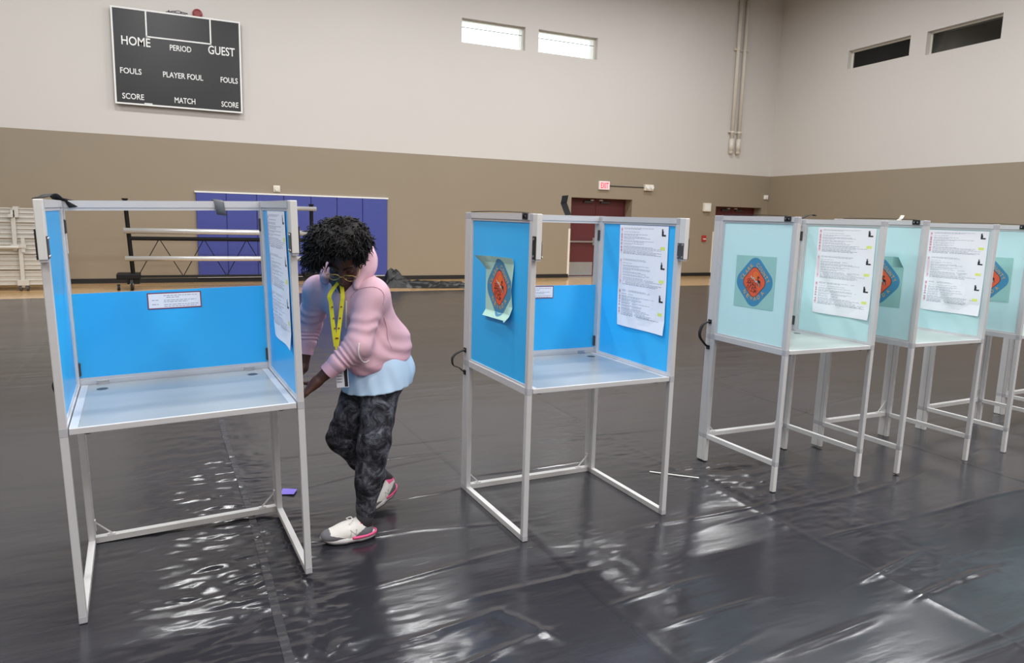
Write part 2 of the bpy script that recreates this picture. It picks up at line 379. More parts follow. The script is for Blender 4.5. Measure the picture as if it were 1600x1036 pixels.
def tarp_h(x, y):
    h = 0.0035 * vnoise(x * 0.9 + 3, y * 2.2 + 7) + 0.0022 * vnoise(x * 1.7 + 13, y * 6.5 + 1)
    for cx, cy, l, a, A, w in CREASE:
        u = (x - cx) * math.cos(a) + (y - cy) * math.sin(a); v = -(x - cx) * math.sin(a) + (y - cy) * math.cos(a) + 0.03 * np.sin(u * 3 + cx * 9)
        h = h + A * np.exp(-(v / w) ** 2) * np.exp(-(u / l) ** 4)
    wx = x + 0.07 * vnoise(x * 5 + 2, y * 5 + 9); wy = y + 0.06 * vnoise(x * 4.5 + 8, y * 5 + 4)
    wr = np.abs(vnoise(wx * 7 + 5, wy * 22 + 3)) * 0.9 + 0.6 * np.abs(vnoise(wx * 17 + 1, wy * 30 + 8))
    for cx, cy, sx, sy, A in CLUST:
        h = h + 0.0135 * A * (wr - 0.12) * np.exp(-((x - cx) / sx) ** 2 - ((y - cy) / sy) ** 2)
    for s in SEAMS:
        d = x - s - 0.012 * np.sin(y * 1.7 + s)
        h = h + 0.002 * np.exp(-(d / 0.02) ** 2)
    return np.clip(h, -0.0045, 0.016)
M_tarp = bpy.data.materials.new('grey_vinyl_tarp'); M_tarp.use_nodes = True
nt = M_tarp.node_tree; N = nt.nodes; L = nt.links; b = N['Principled BSDF']
tc = N.new('ShaderNodeTexCoord')
mp = N.new('ShaderNodeMapping'); mp.inputs['Scale'].default_value = (1.0, 3.2, 1); L.new(tc.outputs['Object'], mp.inputs[0])
n1 = N.new('ShaderNodeTexNoise'); n1.inputs['Scale'].default_value = 2.6; n1.inputs['Detail'].default_value = 6; L.new(mp.outputs[0], n1.inputs[0])
n2 = N.new('ShaderNodeTexNoise'); n2.inputs['Scale'].default_value = 420; n2.inputs['Detail'].default_value = 2; L.new(tc.outputs['Object'], n2.inputs[0])
bp = N.new('ShaderNodeBump'); bp.inputs['Strength'].default_value = 0.10; bp.inputs['Distance'].default_value = 0.03; L.new(n1.outputs['Fac'], bp.inputs['Height'])
bp2 = N.new('ShaderNodeBump'); bp2.inputs['Strength'].default_value = 0.06; bp2.inputs['Distance'].default_value = 0.002; L.new(n2.outputs['Fac'], bp2.inputs['Height']); L.new(bp.outputs[0], bp2.inputs['Normal'])
L.new(bp2.outputs[0], b.inputs['Normal'])
n3 = N.new('ShaderNodeTexNoise'); n3.inputs['Scale'].default_value = 1.3; n3.inputs['Detail'].default_value = 5; L.new(tc.outputs['Object'], n3.inputs[0])
mx = N.new('ShaderNodeMix'); mx.data_type = 'RGBA'; mx.inputs['A'].default_value = lin((38, 38, 43)); mx.inputs['B'].default_value = lin((50, 50, 56)); L.new(n3.outputs['Fac'], mx.inputs['Factor'])
L.new(mx.outputs['Result'], b.inputs['Base Color'])
mr = N.new('ShaderNodeMapRange'); mr.inputs['To Min'].default_value = 0.13; mr.inputs['To Max'].default_value = 0.24; L.new(n3.outputs['Fac'], mr.inputs[0]); L.new(mr.outputs[0], b.inputs['Roughness'])
b.inputs['Specular IOR Level'].default_value = 0.5
YE = 14.9
def tarp(x0, x1, z, label):
    ys = np.concatenate([np.arange(-6, 1.0, 0.25), np.arange(1.0, 5.0, 0.0125), np.arange(5.0, 9.0, 0.035), np.arange(9.0, YE - 0.05, 0.1), [YE]])
    nx = max(2, int((min(x1, 9) - max(x0, -4)) / 0.02)); xs = np.linspace(x0, x1, nx)
    if x0 < -4: xs = np.concatenate([np.arange(x0, -4, 0.4), np.linspace(-4, x1, int((x1 + 4) / 0.03))])
    if x1 > 10: xs = np.concatenate([np.linspace(x0, 8.5, int((8.5 - x0) / 0.03)), np.arange(8.6, x1 + 0.1, 0.3)])
    X, Y = np.meshgrid(xs, ys); Z = tarp_h(X, Y) + z
    Y = Y + np.where(Y > 14.8, 0.12 * vnoise(X * 1.5, X * 0 + 3.3), 0)
    nx, ny = len(xs), len(ys)
    V = np.stack([X, Y, Z], -1).reshape(-1, 3)
    i = np.arange((ny - 1) * (nx - 1)); r = i // (nx - 1); c = i % (nx - 1); a = r * nx + c
    F = np.stack([a, a + 1, a + nx + 1, a + nx], -1)
    me = bpy.data.meshes.new('floor_tarp'); me.from_pydata(V.tolist(), [], F.tolist())
    tag(link('floor_tarp', me, M_tarp, None, True), label, 'floor covering', 'grey floor tarps laid side by side')
for i, (a, b_, lab) in enumerate(((XL, SEAMS[0], 'grey plastic floor tarp farthest left, in front of the aluminium bleacher rack'), (SEAMS[0], SEAMS[1], 'grey wrinkled floor tarp under the leftmost voting booth'), (SEAMS[1], SEAMS[2], 'grey wrinkled floor tarp the bending person stands on'),
        (SEAMS[2], SEAMS[3], 'grey creased floor tarp under the second blue voting booth'), (SEAMS[3], SEAMS[4], 'grey crinkled floor tarp under the two nearer turquoise voting booths'), (SEAMS[4], 16.2, 'grey floor tarp farthest right, under the turquoise booth cut by the photo edge'))):
    tarp(a - (0.03 if i else 0), b_, -0.001 + 0.0006 * (i % 2), lab)
# clear tape along the seam left of the person
mb = MB(); pts = [(0.365 + 0.008 * math.sin(y * 2), y, 0.0012 + float(tarp_h(0.365 + 0.008 * math.sin(y * 2) + np.linspace(-0.019, 0.019, 5), np.full(5, y)).max())) for y in np.arange(1.6, 6.2, 0.018)]
mb.strap(pts, (1, 0, 0), 0.036, 0.0006)
M_tape = mat('grey_seam_tape', (62, 62, 66), 0.12, rough_var=0.05, bump=0.3, bscale=25)
tag(mb.build('seam_tape', M_tape, None), 'glossy grey tape strip along the floor seam beneath the leftmost booth', 'tape')
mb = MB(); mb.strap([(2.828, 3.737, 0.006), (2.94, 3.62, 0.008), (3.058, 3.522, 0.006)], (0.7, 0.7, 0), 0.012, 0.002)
tag(mb.build('thin_white_strip', M_white), 'thin white strip lying on the grey tarp between the second and third booths', 'tape')  # narrow white strip lying just above the tarp
mb = MB(); mb.poly([(0.56, 4.20, 0.006), (0.63, 4.17, 0.008), (0.66, 4.24, 0.01), (0.585, 4.29, 0.006)]); mb.poly([(0.56, 4.20, 0.005), (0.585, 4.29, 0.005), (0.66, 4.24, 0.009), (0.63, 4.17, 0.007)])
tag(mb.build('paper_scrap', mat('purple_paper', (112, 96, 196), 0.6), fix=False), 'small purple paper scrap on the tarp behind the leftmost booth', 'paper')

# ------------------------------------------------------------------ things on the back wall
# scoreboard
sb = empty('scoreboard', (0.5, WY - 0.115, 3.69), 0, 'large black scoreboard with white lettering high on the cream wall', 'scoreboard')
SX0, SX1, SH = -1.235, 1.22, 1.9
M_sbk = mat('black_scoreboard_face', (30, 31, 36), 0.3, spec=0.5, var=0.2, vscale=1.6)
mb = MB(); mb.box(SX0, SX1, 0.0, 0.055, 0, SH, b=0.008); mb.build('cabinet', M_sbk, sb)
mb = MB(); w = 0.032
for q in ((SX0, SX1, 0, w), (SX0, SX1, SH - w, SH), (SX0, SX0 + w, w, SH - w), (SX1 - w, SX1, w, SH - w)): mb.box(q[0], q[1], -0.006, -0.001, q[2], q[3])
u0, u1, zb = -0.60, 0.62, 1.375
mb.box(u0 - 0.014, u0 + 0.014, -0.006, -0.001, zb, SH - w); mb.box(u1 - 0.014, u1 + 0.014, -0.006, -0.001, zb, SH - w); mb.box(u0 - 0.014, u1 + 0.014, -0.006, -0.001, zb - 0.014, zb + 0.014)
mb.build('border_line', M_white, sb)
for txt, cx, cz, hh, ww in (('HOME', -0.80, 1.258, 0.175, 0.53), ('GUEST', 0.83, 1.258, 0.175, 0.53), ('PERIOD', 0.03, 1.215, 0.115, 0.41), ('FOULS', -0.92, 0.665, 0.115, 0.39), ('PLAYER FOUL', 0.06, 0.665, 0.115, 0.77), ('FOULS', 0.965, 0.67, 0.115, 0.345), ('SCORE', -0.90, 0.165, 0.115, 0.40), ('MATCH', 0.075, 0.165, 0.115, 0.40), ('SCORE', 0.965, 0.165, 0.115, 0.345)):
    mb = MB(); put_text(mb, txt, cx, cz, hh, ww, lambda u, v: (u, -0.004, v)); mb.build('lettering', M_white, sb, fix=False)
mb = MB(); mb.box(-0.70, -0.55, -0.005, -0.001, 0.035, 0.055); mb.build('maker_plate', M_white, sb)
mb = MB()
pts = [(-0.22 + 0.42 * t + 0.03 * math.sin(t * 23), 0.04 + 0.02 * math.cos(t * 17), SH + 0.02 + 0.05 * abs(math.sin(t * 14)) * (1 - abs(t - 0.5))) for t in np.linspace(0, 1, 50)]
mb.tube(pts, 0.008, 6); mb.box(-0.18, 0.16, 0.02, 0.08, SH, SH + 0.03); mb.build('wiring', M_dark, sb)
mb = MB(); mb.cyl((0.385, 0.097, SH + 0.06), (0.385, 0.065, SH + 0.06), 0.1, 0.1, 24); mb.cyl((0.385, 0.065, SH + 0.06), (0.385, 0.050, SH + 0.06), 0.1, 0.06, 24)
o = mb.build('alarm_bell', mat('red_bell_paint', (138, 48, 54), 0.4), None, fix=True); o.location = (0.5, WY - 0.10, 3.70); tag(o, 'round red alarm bell on the wall above the scoreboard', 'bell')

# two pipes down the wall by the corner
M_pipe = mat('cream_painted_pipe', (216, 208, 196), 0.45)
for k, (xt, xb, lab) in enumerate(((15.60, 15.50, 'left one of two cream pipes running down the wall near the corner'), (15.84, 15.77, 'right one of two cream pipes running down the wall near the corner'))):
    x = (xt + xb) / 2
    r = empty('pipe', (x, WY, 3.68), 0, lab, 'pipe', 'cream pipes down the wall near the corner')
    mb = MB(); mb.cyl((0, -0.08, 0.3), (0, -0.08, ZC - 3.70), 0.055, seg=16); mb.build('pipe_run', M_pipe, r, True)
    mb = MB(); mb.cyl((0, -0.08, 0.05), (0, -0.08, 0.42), 0.075, seg=16); mb.sphere((0, -0.08, 0.05), 0.075); mb.build('end_cap', M_pipe, r, True)
    for z in (2.97, 0.62):
        mb = MB(); mb.box(-0.11, 0.11, -0.03, -0.003, z - 0.03, z + 0.03); mb.cyl((0, -0.08, z - 0.025), (0, -0.08, z + 0.025), 0.068, seg=16); mb.box(-0.13 + k * 0.2, -0.07 + k * 0.2, -0.09, -0.03, z - 0.02, z + 0.03); mb.build('pipe_clamp', M_pipe, r)

# blue wall pads
px = (0.71, 1.33, 1.97, 2.56, 3.17, 3.77, 4.38, 4.99)
ords = ('leftmost blue wall pad, behind the left end of the pole cart', 'second blue wall pad from the left, partly behind the pole cart', 'third blue wall pad from the left, behind the pole cart', 'fourth blue wall pad, left of the one behind the person\'s head', 'fifth blue wall pad, behind the bending person\'s hair', 'sixth blue wall pad, second from the right end', 'rightmost blue wall pad above the black tarp heap')
for i in range(7):
    mb = MB(); mb.box(px[i] + 0.004, px[i + 1] - 0.004, WY - 0.05, WY, 0.12, 1.955, b=0.012)
    tag(mb.build('wall_pad', M_padblue), ords[i], 'wall pad', 'blue wall pads')
mb = MB(); mb.box(px[0] - 0.02, px[7] + 0.02, WY - 0.055, WY, 1.957, 1.99); tag(mb.build('trim_4', M_white), kind='structure')
mb = MB(); mb.box(px[0] - 0.02, px[7] + 0.02, WY - 0.06, WY, 0.097, 0.118); tag(mb.build('trim_5', M_alu), kind='structure')

# exit sign, emergency light and their conduit
M_exit = mat('red_exit_letters', (226, 60, 80), 0.5, emit=0.8, var=0.0)
M_exbk = mat('lit_exit_face', (250, 200, 205), 0.5, emit=0.25, var=0.0)
r = empty('exit_sign', (11.155, WY, 2.43), 0, 'white exit sign with red letters above the double doors', 'exit sign')
mb = MB(); mb.box(-0.17, 0.17, -0.06, 0, 0, 0.23, b=0.006); mb.build('sign_box', M_white, r)
mb = MB(); mb.box(-0.15, 0.15, -0.064, -0.061, 0.02, 0.21); mb.build('sign_face', M_exbk, r)
mb = MB(); put_text(mb, 'EXIT', 0, 0.115, 0.15, 0.25, lambda u, v: (u, -0.067, v)); mb.build('lettering', M_exit, r, fix=False)
r = empty('emergency_light', (12.65, WY, 2.46), 0, 'small white emergency light box right of the exit sign', 'emergency light')
mb = MB(); mb.box(-0.15, 0.15, -0.09, 0, 0, 0.17, b=0.01); mb.build('light_box', M_off, r)
for s in (-0.08, 0.08):
    mb = MB(); mb.cyl((s, -0.13, 0.09), (s, -0.09, 0.09), 0.05, 0.04, 16); mb.build('lamp_head', M_white, r)
mb = MB(); mb.cyl((11.33, WY - 0.014, 2.545), (12.50, WY - 0.014, 2.545), 0.012, seg=8); tag(mb.build('conduit', M_dark), 'thin dark conduit joining the exit sign and the emergency light', 'conduit')
# speaker strobe box, corner box, pull station, horn
r = empty('wall_speaker', (14.81, WY, 1.93), 0, 'off-white wall speaker box left of the far dark doorway', 'speaker')
mb = MB(); mb.box(-0.13, 0.13, -0.09, 0, 0, 0.25, b=0.012); mb.build('box', M_off, r)
mb = MB(); mb.box(-0.09, 0.09, -0.095, -0.091, 0.04, 0.21); mb.build('grille', M_white, r)
r = empty('motion_sensor', (17.13, WY, 2.37), 0, 'small white sensor box on the brown wall beside the corner', 'sensor')
mb = MB(); mb.box(-0.07, 0.07, -0.06, 0, 0, 0.13, b=0.01); mb.build('sensor_body', M_white, r); mb = MB(); mb.box(-0.04, 0.04, -0.066, -0.061, 0.02, 0.07); mb.build('lens', M_off, r)
r = empty('fire_alarm_pull', (14.79, WY, 1.04), 0, 'small red fire alarm pull station beside the far doorway', 'fire alarm')
mb = MB(); mb.box(-0.075, 0.075, -0.05, 0, 0, 0.18, b=0.01); mb.build('station_body', mat('alarm_red', (176, 52, 44), 0.4), r); mb = MB(); mb.box(-0.05, 0.05, -0.066, -0.051, 0.06, 0.085); mb.build('handle', M_white, r)
r = empty('wall_horn', (2.415, WY, 2.03), 0, 'small round cream wall device above the blue pads', 'wall device')
mb = MB(); mb.box(-0.075, 0.075, -0.03, 0, 0, 0.145, b=0.012); mb.build('base_plate', M_off, r); mb = MB(); mb.cyl((0, -0.03, 0.072), (0, -0.06, 0.072), 0.06, 0.05, 24); mb.build('dome', M_off, r)

# pole cart against the wall
M_pole = mat('silver_pole', (212, 212, 212), 0.32, 0.45)
c = empty('pole_cart', (0, 16.2, 0), 0, 'black wheeled cart holding long silver poles along the wall', 'cart')
def cart_post(x, lean):
    mb = MB(); mb.cyl((x + lean, 0, 0.24), (x, 0, 1.74), 0.04, seg=12); mb.cyl((x, 0, 1.74), (x, 0, 1.77), 0.055, seg=12); mb.build('post', M_blackm, c)
cart_post(-0.61, 0.08); cart_post(2.93, 0.0)
for z, rr in ((1.67, 0.045), (1.15, 0.055), (0.61, 0.05)):
    mb = MB(); mb.cyl((-0.66 if z < 1.5 else -0.5, -0.07, z), (3.02, -0.07, z), rr, seg=16); mb.build('pole', M_pole, c, True)
mb = MB(); mb.cyl((-0.55, 0, 1.0), (2.93, 0, 1.0), 0.04, seg=10); mb.build('upper_rail', M_blackm, c)
mb = MB(); mb.cyl((-0.52, 0, 0.25), (2.93, 0, 0.25), 0.026, seg=10); mb.build('lower_rail', M_blackm, c)
mb = MB(); x = -0.45; k = 0
while x < 2.9:
    mb.cyl((x, 0, 0.25 if k % 2 == 0 else 1.0), (x + 0.41, 0, 1.0 if k % 2 == 0 else 0.25), 0.009, seg=6); x += 0.41; k += 1
mb.build('brace_wire', M_blackm, c)
for x0 in (-0.62, 2.93):
    mb = MB(); mb.box(x0 - 0.20, x0 + 0.22, -0.22, 0.24, 0.21, 0.32, b=0.02); mb.box(x0 - 0.02, x0 + 0.2, -0.20, 0.2, 0.12, 0.22); f = mb.build('wheel_truck', M_blackm, c)
    for (wx, wy, rr, wm) in ((x0 + 0.06, -0.16, 0.115, M_black), (x0 - 0.17, -0.12, 0.06, M_black), (x0 + 0.06, 0.18, 0.115, M_black)):
        mb = MB(); mb.cyl((wx - 0.025, wy, rr - 0.006), (wx + 0.025, wy, rr - 0.006), rr, seg=20); wh = mb.build('wheel', wm, c)
        mb = MB(); mb.cyl((wx - 0.03, wy, rr - 0.006), (wx + 0.03, wy, rr - 0.006), rr * 0.45, seg=14); mb.build('hub', M_steel, wh)

# folded bleacher rack at far left
c = empty('bleacher_rack', (-2.3, 16.35, 0), 0, 'folded pale aluminium bleacher rack on casters at the far left wall', 'bleacher')
M_ble = mat('dull_aluminium', (204, 200, 192), 0.5, 0.15, var=0.03)
for i in range(5):
    z0 = 0.10 + i * 0.292
    mb = MB(); z1 = z0 + 0.265; x0, x1 = -2.2, 0.42
    mb.box(x0, x1, -0.02, 0.03, z0, z1)
    for zz in (z0 + 0.005, z0 + 0.085, z0 + 0.17, z1 - 0.02): mb.box(x0, x1, -0.04, -0.02, zz, zz + 0.016)
    mb.build('plank', M_ble, c)
for xx in (-0.12, -1.7):
    mb = MB(); mb.box(xx - 0.075, xx - 0.005, -0.10, -0.045, 0.75, 1.5, b=0.006); mb.box(xx + 0.01, xx + 0.075, -0.10, -0.045, 0.06, 0.80, b=0.006); mb.box(xx - 0.03, xx + 0.05, -0.10, 0.05, 1.36, 1.56)
    p = mb.build('support_leg', M_ble, c)
    mb = MB(); mb.box(xx - 0.1, xx + 0.14, -0.13, -0.10, 0.80, 0.86); mb.box(xx + 0.06, xx + 0.12, -0.12, -0.10, 0.72, 0.98); mb.build('bracket', M_ble, p)
    mb = MB(); mb.box(xx - 0.11, xx - 0.03, -0.13, -0.10, 1.36, 1.42); mb.build('bracket', M_ble, p)
    mb = MB(); mb.box(xx - 0.04, xx + 0.14, -0.13, 0.02, 0.10, 0.2); mb.build('caster_fork', M_ble, p)
    for s in (0.0, 0.11):
        mb = MB(); mb.cyl((xx + s - 0.02, -0.06, 0.055), (xx + s + 0.02, -0.06, 0.055), 0.06, seg=16); mb.build('caster_wheel', M_dark, p)
mb = MB(); mb.cyl((-2.2, -0.12, 0.81), (-0.1, -0.12, 0.81), 0.03, seg=10); mb.build('tie_bar', M_ble, c)

# heap of black sheeting by the wall
nx, ny = 110, 40
xs = np.linspace(0, 1, nx); ys = np.linspace(-1, 1, ny); Xg, Yg = np.meshgrid(xs, ys)
cyl = 15.92 - 0.38 * Xg; base = (0.40 - 0.24 * Xg) * (1 - np.abs(Yg) ** 2.2)
rid = lambda a, b_: 1 - 2 * np.abs(vnoise(a, b_))
nse = rid(Xg * 6 + 2 + Yg * 1.2, Yg * 1.6 - Xg * 2) * 0.6 + rid(Xg * 15 - Yg * 2.5, Yg * 3 + 3 + Xg * 5) * 0.4
lump = np.exp(-((Xg - 0.13) / 0.11) ** 2) * 0.20 + 0.16 * (1 - 0.35 * Xg)
Zg = np.clip(lump * (1 - np.abs(Yg) ** 2.5) * np.clip(0.45 + 0.85 * nse, 0.1, 1.2), 0.004, None) * np.clip(np.minimum(Xg, 1 - Xg) * 14, 0.05, 1)
Xw = 4.38 + Xg * 1.95 + 0.05 * vnoise(Yg * 4, Xg * 6); Yw = cyl + Yg * (0.30 + 0.05 * vnoise(Xg * 7, Yg * 0 + 1)) + 0.04 * vnoise(Xg * 16, Yg * 6)
V = np.stack([Xw, Yw, Zg - 0.004], -1).reshape(-1, 3); i = np.arange((ny - 1) * (nx - 1)); r_ = i // (nx - 1); c_ = i % (nx - 1); a = r_ * nx + c_
me = bpy.data.meshes.new('tarp_heap'); me.from_pydata(V.tolist(), [], np.stack([a, a + 1, a + nx + 1, a + nx], -1).tolist())
tag(link('tarp_heap', me, mat('black_plastic_sheet', (15, 15, 17), 0.35), None, False), 'crumpled heap of black plastic sheeting on the wood floor below the blue pads', 'tarp')

# ------------------------------------------------------------------ voting booths
def rivet(mb, parent): mb.build('rivet', M_steel, parent)
def booth(name, loc, rz, tilt, blue, label, group, straps, lift=0.0):
    if blue: Wd, D, s, sb, H, h, e = 0.907, 0.769, 0.029, 0.053, 1.65, 0.794, 0.0
    else: Wd, D, s, sb, H, h, e = 0.778, 0.652, 0.029, 0.053, 1.671, 0.880, 0.162
    X = Wd / 2; t, Lb, dt = 0.046, 0.215, 0.022
    r = empty(name, (loc[0], loc[1], lift), 0, label, 'voting booth', group)
    r.matrix_world = Matrix.Translation((loc[0], loc[1], lift)) @ Matrix.Rotation(rz, 4, 'Z') @ Matrix.Translation((-X, 0, 0)) @ Matrix.Rotation(-tilt, 4, 'Y') @ Matrix.Translation((X, 0, 0)) if tilt >= 0 else \
        Matrix.Translation((loc[0], loc[1], lift)) @ Matrix.Rotation(rz, 4, 'Z') @ Matrix.Translation((X, 0, 0)) @ Matrix.Rotation(-tilt, 4, 'Y') @ Matrix.Translation((-X, 0, 0))
    zlow = 0.0
    g = 0.0015
    def post(x0, x1, y0, y1):
        mb = MB(); mb.box(x0, x1, y0, y1, e, H, b=0.003)
        p = mb.build('leg', M_alu, r)
        for z0, z1 in ((H - 0.036, H + 0.0006), (h - 0.032, h + 0.006), (e, e + 0.03)):
            mb = MB(); mb.box(x0 - 0.0006, x1 + 0.0006, y0 - 0.0006, y1 + 0.0006, z0, z1, b=0.003); mb.build('corner_joint', M_joint, p)
        if e > 0:
            mb = MB(); mb.box(x0 + 0.0005, x1 - 0.0005, y0 + 0.0005, y1 - 0.0005, 0.0, e, b=0.003); x = mb.build('leg_extension', M_whitebar, p)
        mb = MB(); mb.box(x0 + 0.001, x1 - 0.001, y0 + 0.001, y1 - 0.001, -0.0015 if e > 0 else 0.0, 0.004); mb.build('foot_pad', M_black, p)
    panel = M_blue if blue else M_teal
    for sd in (-1, 1):
        xo, xi = (-X, -X + s) if sd < 0 else (X - s, X)
        post(xo, xi, 0, s); post(xo, xi, D - s - g, D - g)          # side frame, front and rear leg
        post(xo, xi, D, D + sb)                                      # back frame leg
        xm = (xo + xi) / 2
        for nm, z0, z1, lip in (('top_rail', H - 0.03, H, -1), ('middle_rail', h - 0.03, h + 0.004, 1), ('bottom_rail', e + 0.001, e + s, 0)):
            mb = MB(); mb.box(xo + 0.0005, xi - 0.0005, s, D - s - g, z0, z1)
            if lip: mb.box(xm - 0.008, xm + 0.008, s, D - s - g, *((z0 - 0.013, z0) if lip < 0 else (z1, z1 + 0.013)))
            mb.build(nm, M_alu if nm != 'bottom_rail' else M_whitebar, r)
        # upright inner lips and the panel
        mb = MB(); mb.box(xm - 0.0035, xm + 0.0035, s + 0.012, D - s - g - 0.012, h + 0.012, H - 0.038); mb.build('side_panel', panel, r)
        for ya in (s, D - s - g - 0.012):
            mb = MB(); mb.box(xm - 0.008, xm + 0.008, ya, ya + 0.012, h + 0.017, H - 0.043); mb.build('panel_edging', M_alu, r)
        if blue:   # spare leg extensions stowed at the top of the posts
            mb = MB(); mb.box(xo, xi, -t, -0.001, H - Lb, H, b=0.003); k = mb.build('stowed_leg_extension', M_whitebar, r)
            mb = MB(); mb.box(xo + 0.002, xi - 0.002, -t + 0.004, -0.004, H - Lb - 0.008, H - Lb); mb.build('end_plug', M_joint, k)
            mb = MB(); q = -X - 0.006 if sd < 0 else X; mb.box(q, q + 0.006, -0.044, -0.014, 1.436, 1.545, b=0.002); la = mb.build('latch_strap', M_strap, k)
            for z in (1.45, 1.532): mb = MB(); mb.cyl((q - 0.002 if sd < 0 else q + 0.006, -0.029, z), (q if sd < 0 else q + 0.008, -0.029, z), 0.006, seg=10); rivet(mb, la)
            mb = MB(); q = -X + s if sd < 0 else X - s - 0.004; mb.box(q, q + 0.004, -0.045, 0.004, 1.438, 1.52, b=0.0015); la = mb.build('latch_plate', M_dark, k)
            qq = q + 0.004 if sd < 0 else q - 0.003
            for z in (1.447, 1.511):
                for y in (-0.038, -0.004): mb = MB(); mb.cyl((qq, y, z), (qq + 0.003, y, z), 0.005, seg=10); rivet(mb, la)
            if straps == 'draped' and sd < 0: mb = MB(); mb.box(xo, xi, D + sb + 0.001, D + sb + t, H - Lb - 0.03, H - 0.03, b=0.003); mb.build('stowed_leg_extension', M_whitebar, r)
        # hinges between side frame and back frame
        for z in (H - 0.117, h + 0.075):
            mb = MB(); q = xi if sd < 0 else xo - 0.004; mb.box(q, q + 0.004, D - 0.013, D + 0.012, z - 0.032, z + 0.032, b=0.001); mb.cyl((q + (0.005 if sd < 0 else -0.001), D, z - 0.03), (q + (0.005 if sd < 0 else -0.001), D, z + 0.03), 0.004, seg=8); mb.build('hinge', M_dark, r)
        # gusset at the foot of the back frame
        a = sd * (X - s)
        mb = MB(); mb.cyl((a - sd * 0.004, D + 0.02, e + 0.1), (a - sd * 0.075, D + 0.02, e + s), 0.004, seg=6); mb.box(min(a, a - sd * 0.006), max(a, a - sd * 0.006), D + 0.008, D + 0.032, e + 0.06, e + 0.115); mb.box(min(a - sd * 0.05, a - sd * 0.085), max(a - sd * 0.05, a - sd * 0.085), D + 0.008, D + 0.032, e + s, e + s + 0.005); mb.build('corner_brace', M_whitebar, r)
    for nm, z0, z1, y0, y1, lip, mt in (('top_rail', H - 0.032, H, D, D + sb, -1, M_alu), ('middle_rail', h - 0.012, h + 0.02, D, D + sb, 1, M_alu), ('bottom_rail', e + 0.001, e + s, D + 0.002, D + 0.04, 0, M_whitebar)):
        mb = MB(); mb.box(-X + s, X - s, y0, y1, z0, z1)
        if lip: mb.box(-X + s, X - s, y0 + 0.004, y1 - 0.01, *((z0 - 0.013, z0) if lip < 0 else (z1, z1 + 0.012)))
        mb.build(nm, mt, r)
    mb = MB(); mb.box(-X + s - 0.001, X - s + 0.001, D + 0.012, D + 0.019, h + 0.03, h + 0.43); mb.build('back_panel', panel, r)
    # desk
    dm = M_desk if blue else M_deskt
    x0, x1 = -X + s + 0.004, X - s - 0.004
    mb = MB(); mb.box(x0 + 0.03, x1 - 0.03, 0.014, D - 0.006, h - dt, h); d = mb.build('desk', dm, r)
    mb = MB(); mb.box(x0, x1, 0.001, 0.0135, h - dt - 0.002, h + 0.001, b=0.002); mb.build('edge_trim', M_alu, d)
    for q in (x0, x1 - 0.0295):
        mb = MB(); mb.box(q, q + 0.0295, 0.014, D - 0.006, h - dt, h + 0.0006); mb.build('edge_trim', M_alu, d)
    for q in (-0.33, 0.33):
        if not blue: q *= 0.85
        mb = MB(); mb.box(q - 0.026, q + 0.026, D - 0.004, D - 0.0005, h - 0.006, h + 0.017, b=0.001); mb.box(q - 0.022, q + 0.022, D - 0.03, D - 0.004, h, h + 0.003)
        for w in (-0.017, 0.017): mb.cyl((q + w, D - 0.006, h + 0.008), (q + w, D - 0.003, h + 0.008), 0.004, seg=8)
        mb.build('desk_hinge', M_steel, d)
        mb = MB(); cpts = [(q + 0.024 * math.cos(k / 24 * 2 * math.pi), D - 0.118 + 0.024 * math.sin(k / 24 * 2 * math.pi), h + 0.0008) for k in range(24)]; mb.poly(cpts); mb.build('finger_hole', M_dark, d)
        mb = MB(); mb.cyl((q * 1.1, 0.045, h - dt - 0.014), (q * 1.1, 0.045, h - dt), 0.012, seg=10); mb.build('desk_stop', M_black, d)
    # carry strap looped out from the left rear leg
    zt, zb_ = (0.855, 0.722) if blue else (0.965, 0.79)
    k = 0.03
    y = D + 0.02
    mb = MB(); P = [(-X - 0.004, y, zt), (-X - 0.022, y, zt - 0.004), (-X - 0.06, y, zt - 0.02), (-X - 0.082, y, (zt + zb_) / 2 + 0.02), (-X - 0.075, y, (zt + zb_) / 2 - 0.02), (-X - 0.04, y, zb_ + 0.03), (-X - 0.006, y, zb_)]
    mb.strap(smooth_pts(P), (0, 1, 0), 0.026, 0.004); st = mb.build('carry_handle', M_strap, r, True)
    for z in (zt, zb_):
        mb = MB(); mb.box(-X - 0.006, -X - 0.0005, y - 0.016, y + 0.016, z - 0.014, z + 0.014, b=0.002); mb.build('strap_clip', M_black, st)
        for yy in (-0.007, 0.007): mb = MB(); mb.cyl((-X - 0.008, y + yy, z), (-X - 0.005, y + yy, z), 0.004, seg=8); rivet(mb, st)
    # strap along the top of the left side
    am = 0.004 if straps != 'draped' else 0.018
    P = [(-X - 0.004, 0.075, H - 0.02), (-X - 0.003, 0.075, H + 0.002), (-X + s / 2, 0.09, H + 0.005)] + [(-X + s / 2 + 0.004, 0.09 + q * (D - 0.12), H + 0.005 + am * math.sin(q * math.pi)) for q in np.linspace(0.1, 0.95, 10)] + [(-X + s / 2, D - 0.02, H + 0.004)]
    if straps == 'draped': P = [(-X + s / 2, 0.0, H + 0.004)] + P[3:-1] + [(-X + s / 2 + 0.01, D - 0.01, H + 0.006), (-X + s + 0.03, D + 0.004, H - 0.002), (-X + s + 0.045, D - 0.004, H - 0.03)]
    mb = MB(); mb.strap(P, (1, 0.0, 0) if straps != 'draped' else (0.9, 0.3, 0.1), 0.026 if straps != 'draped' else 0.04, 0.003); st = mb.build('top_strap', M_strap, r, True)
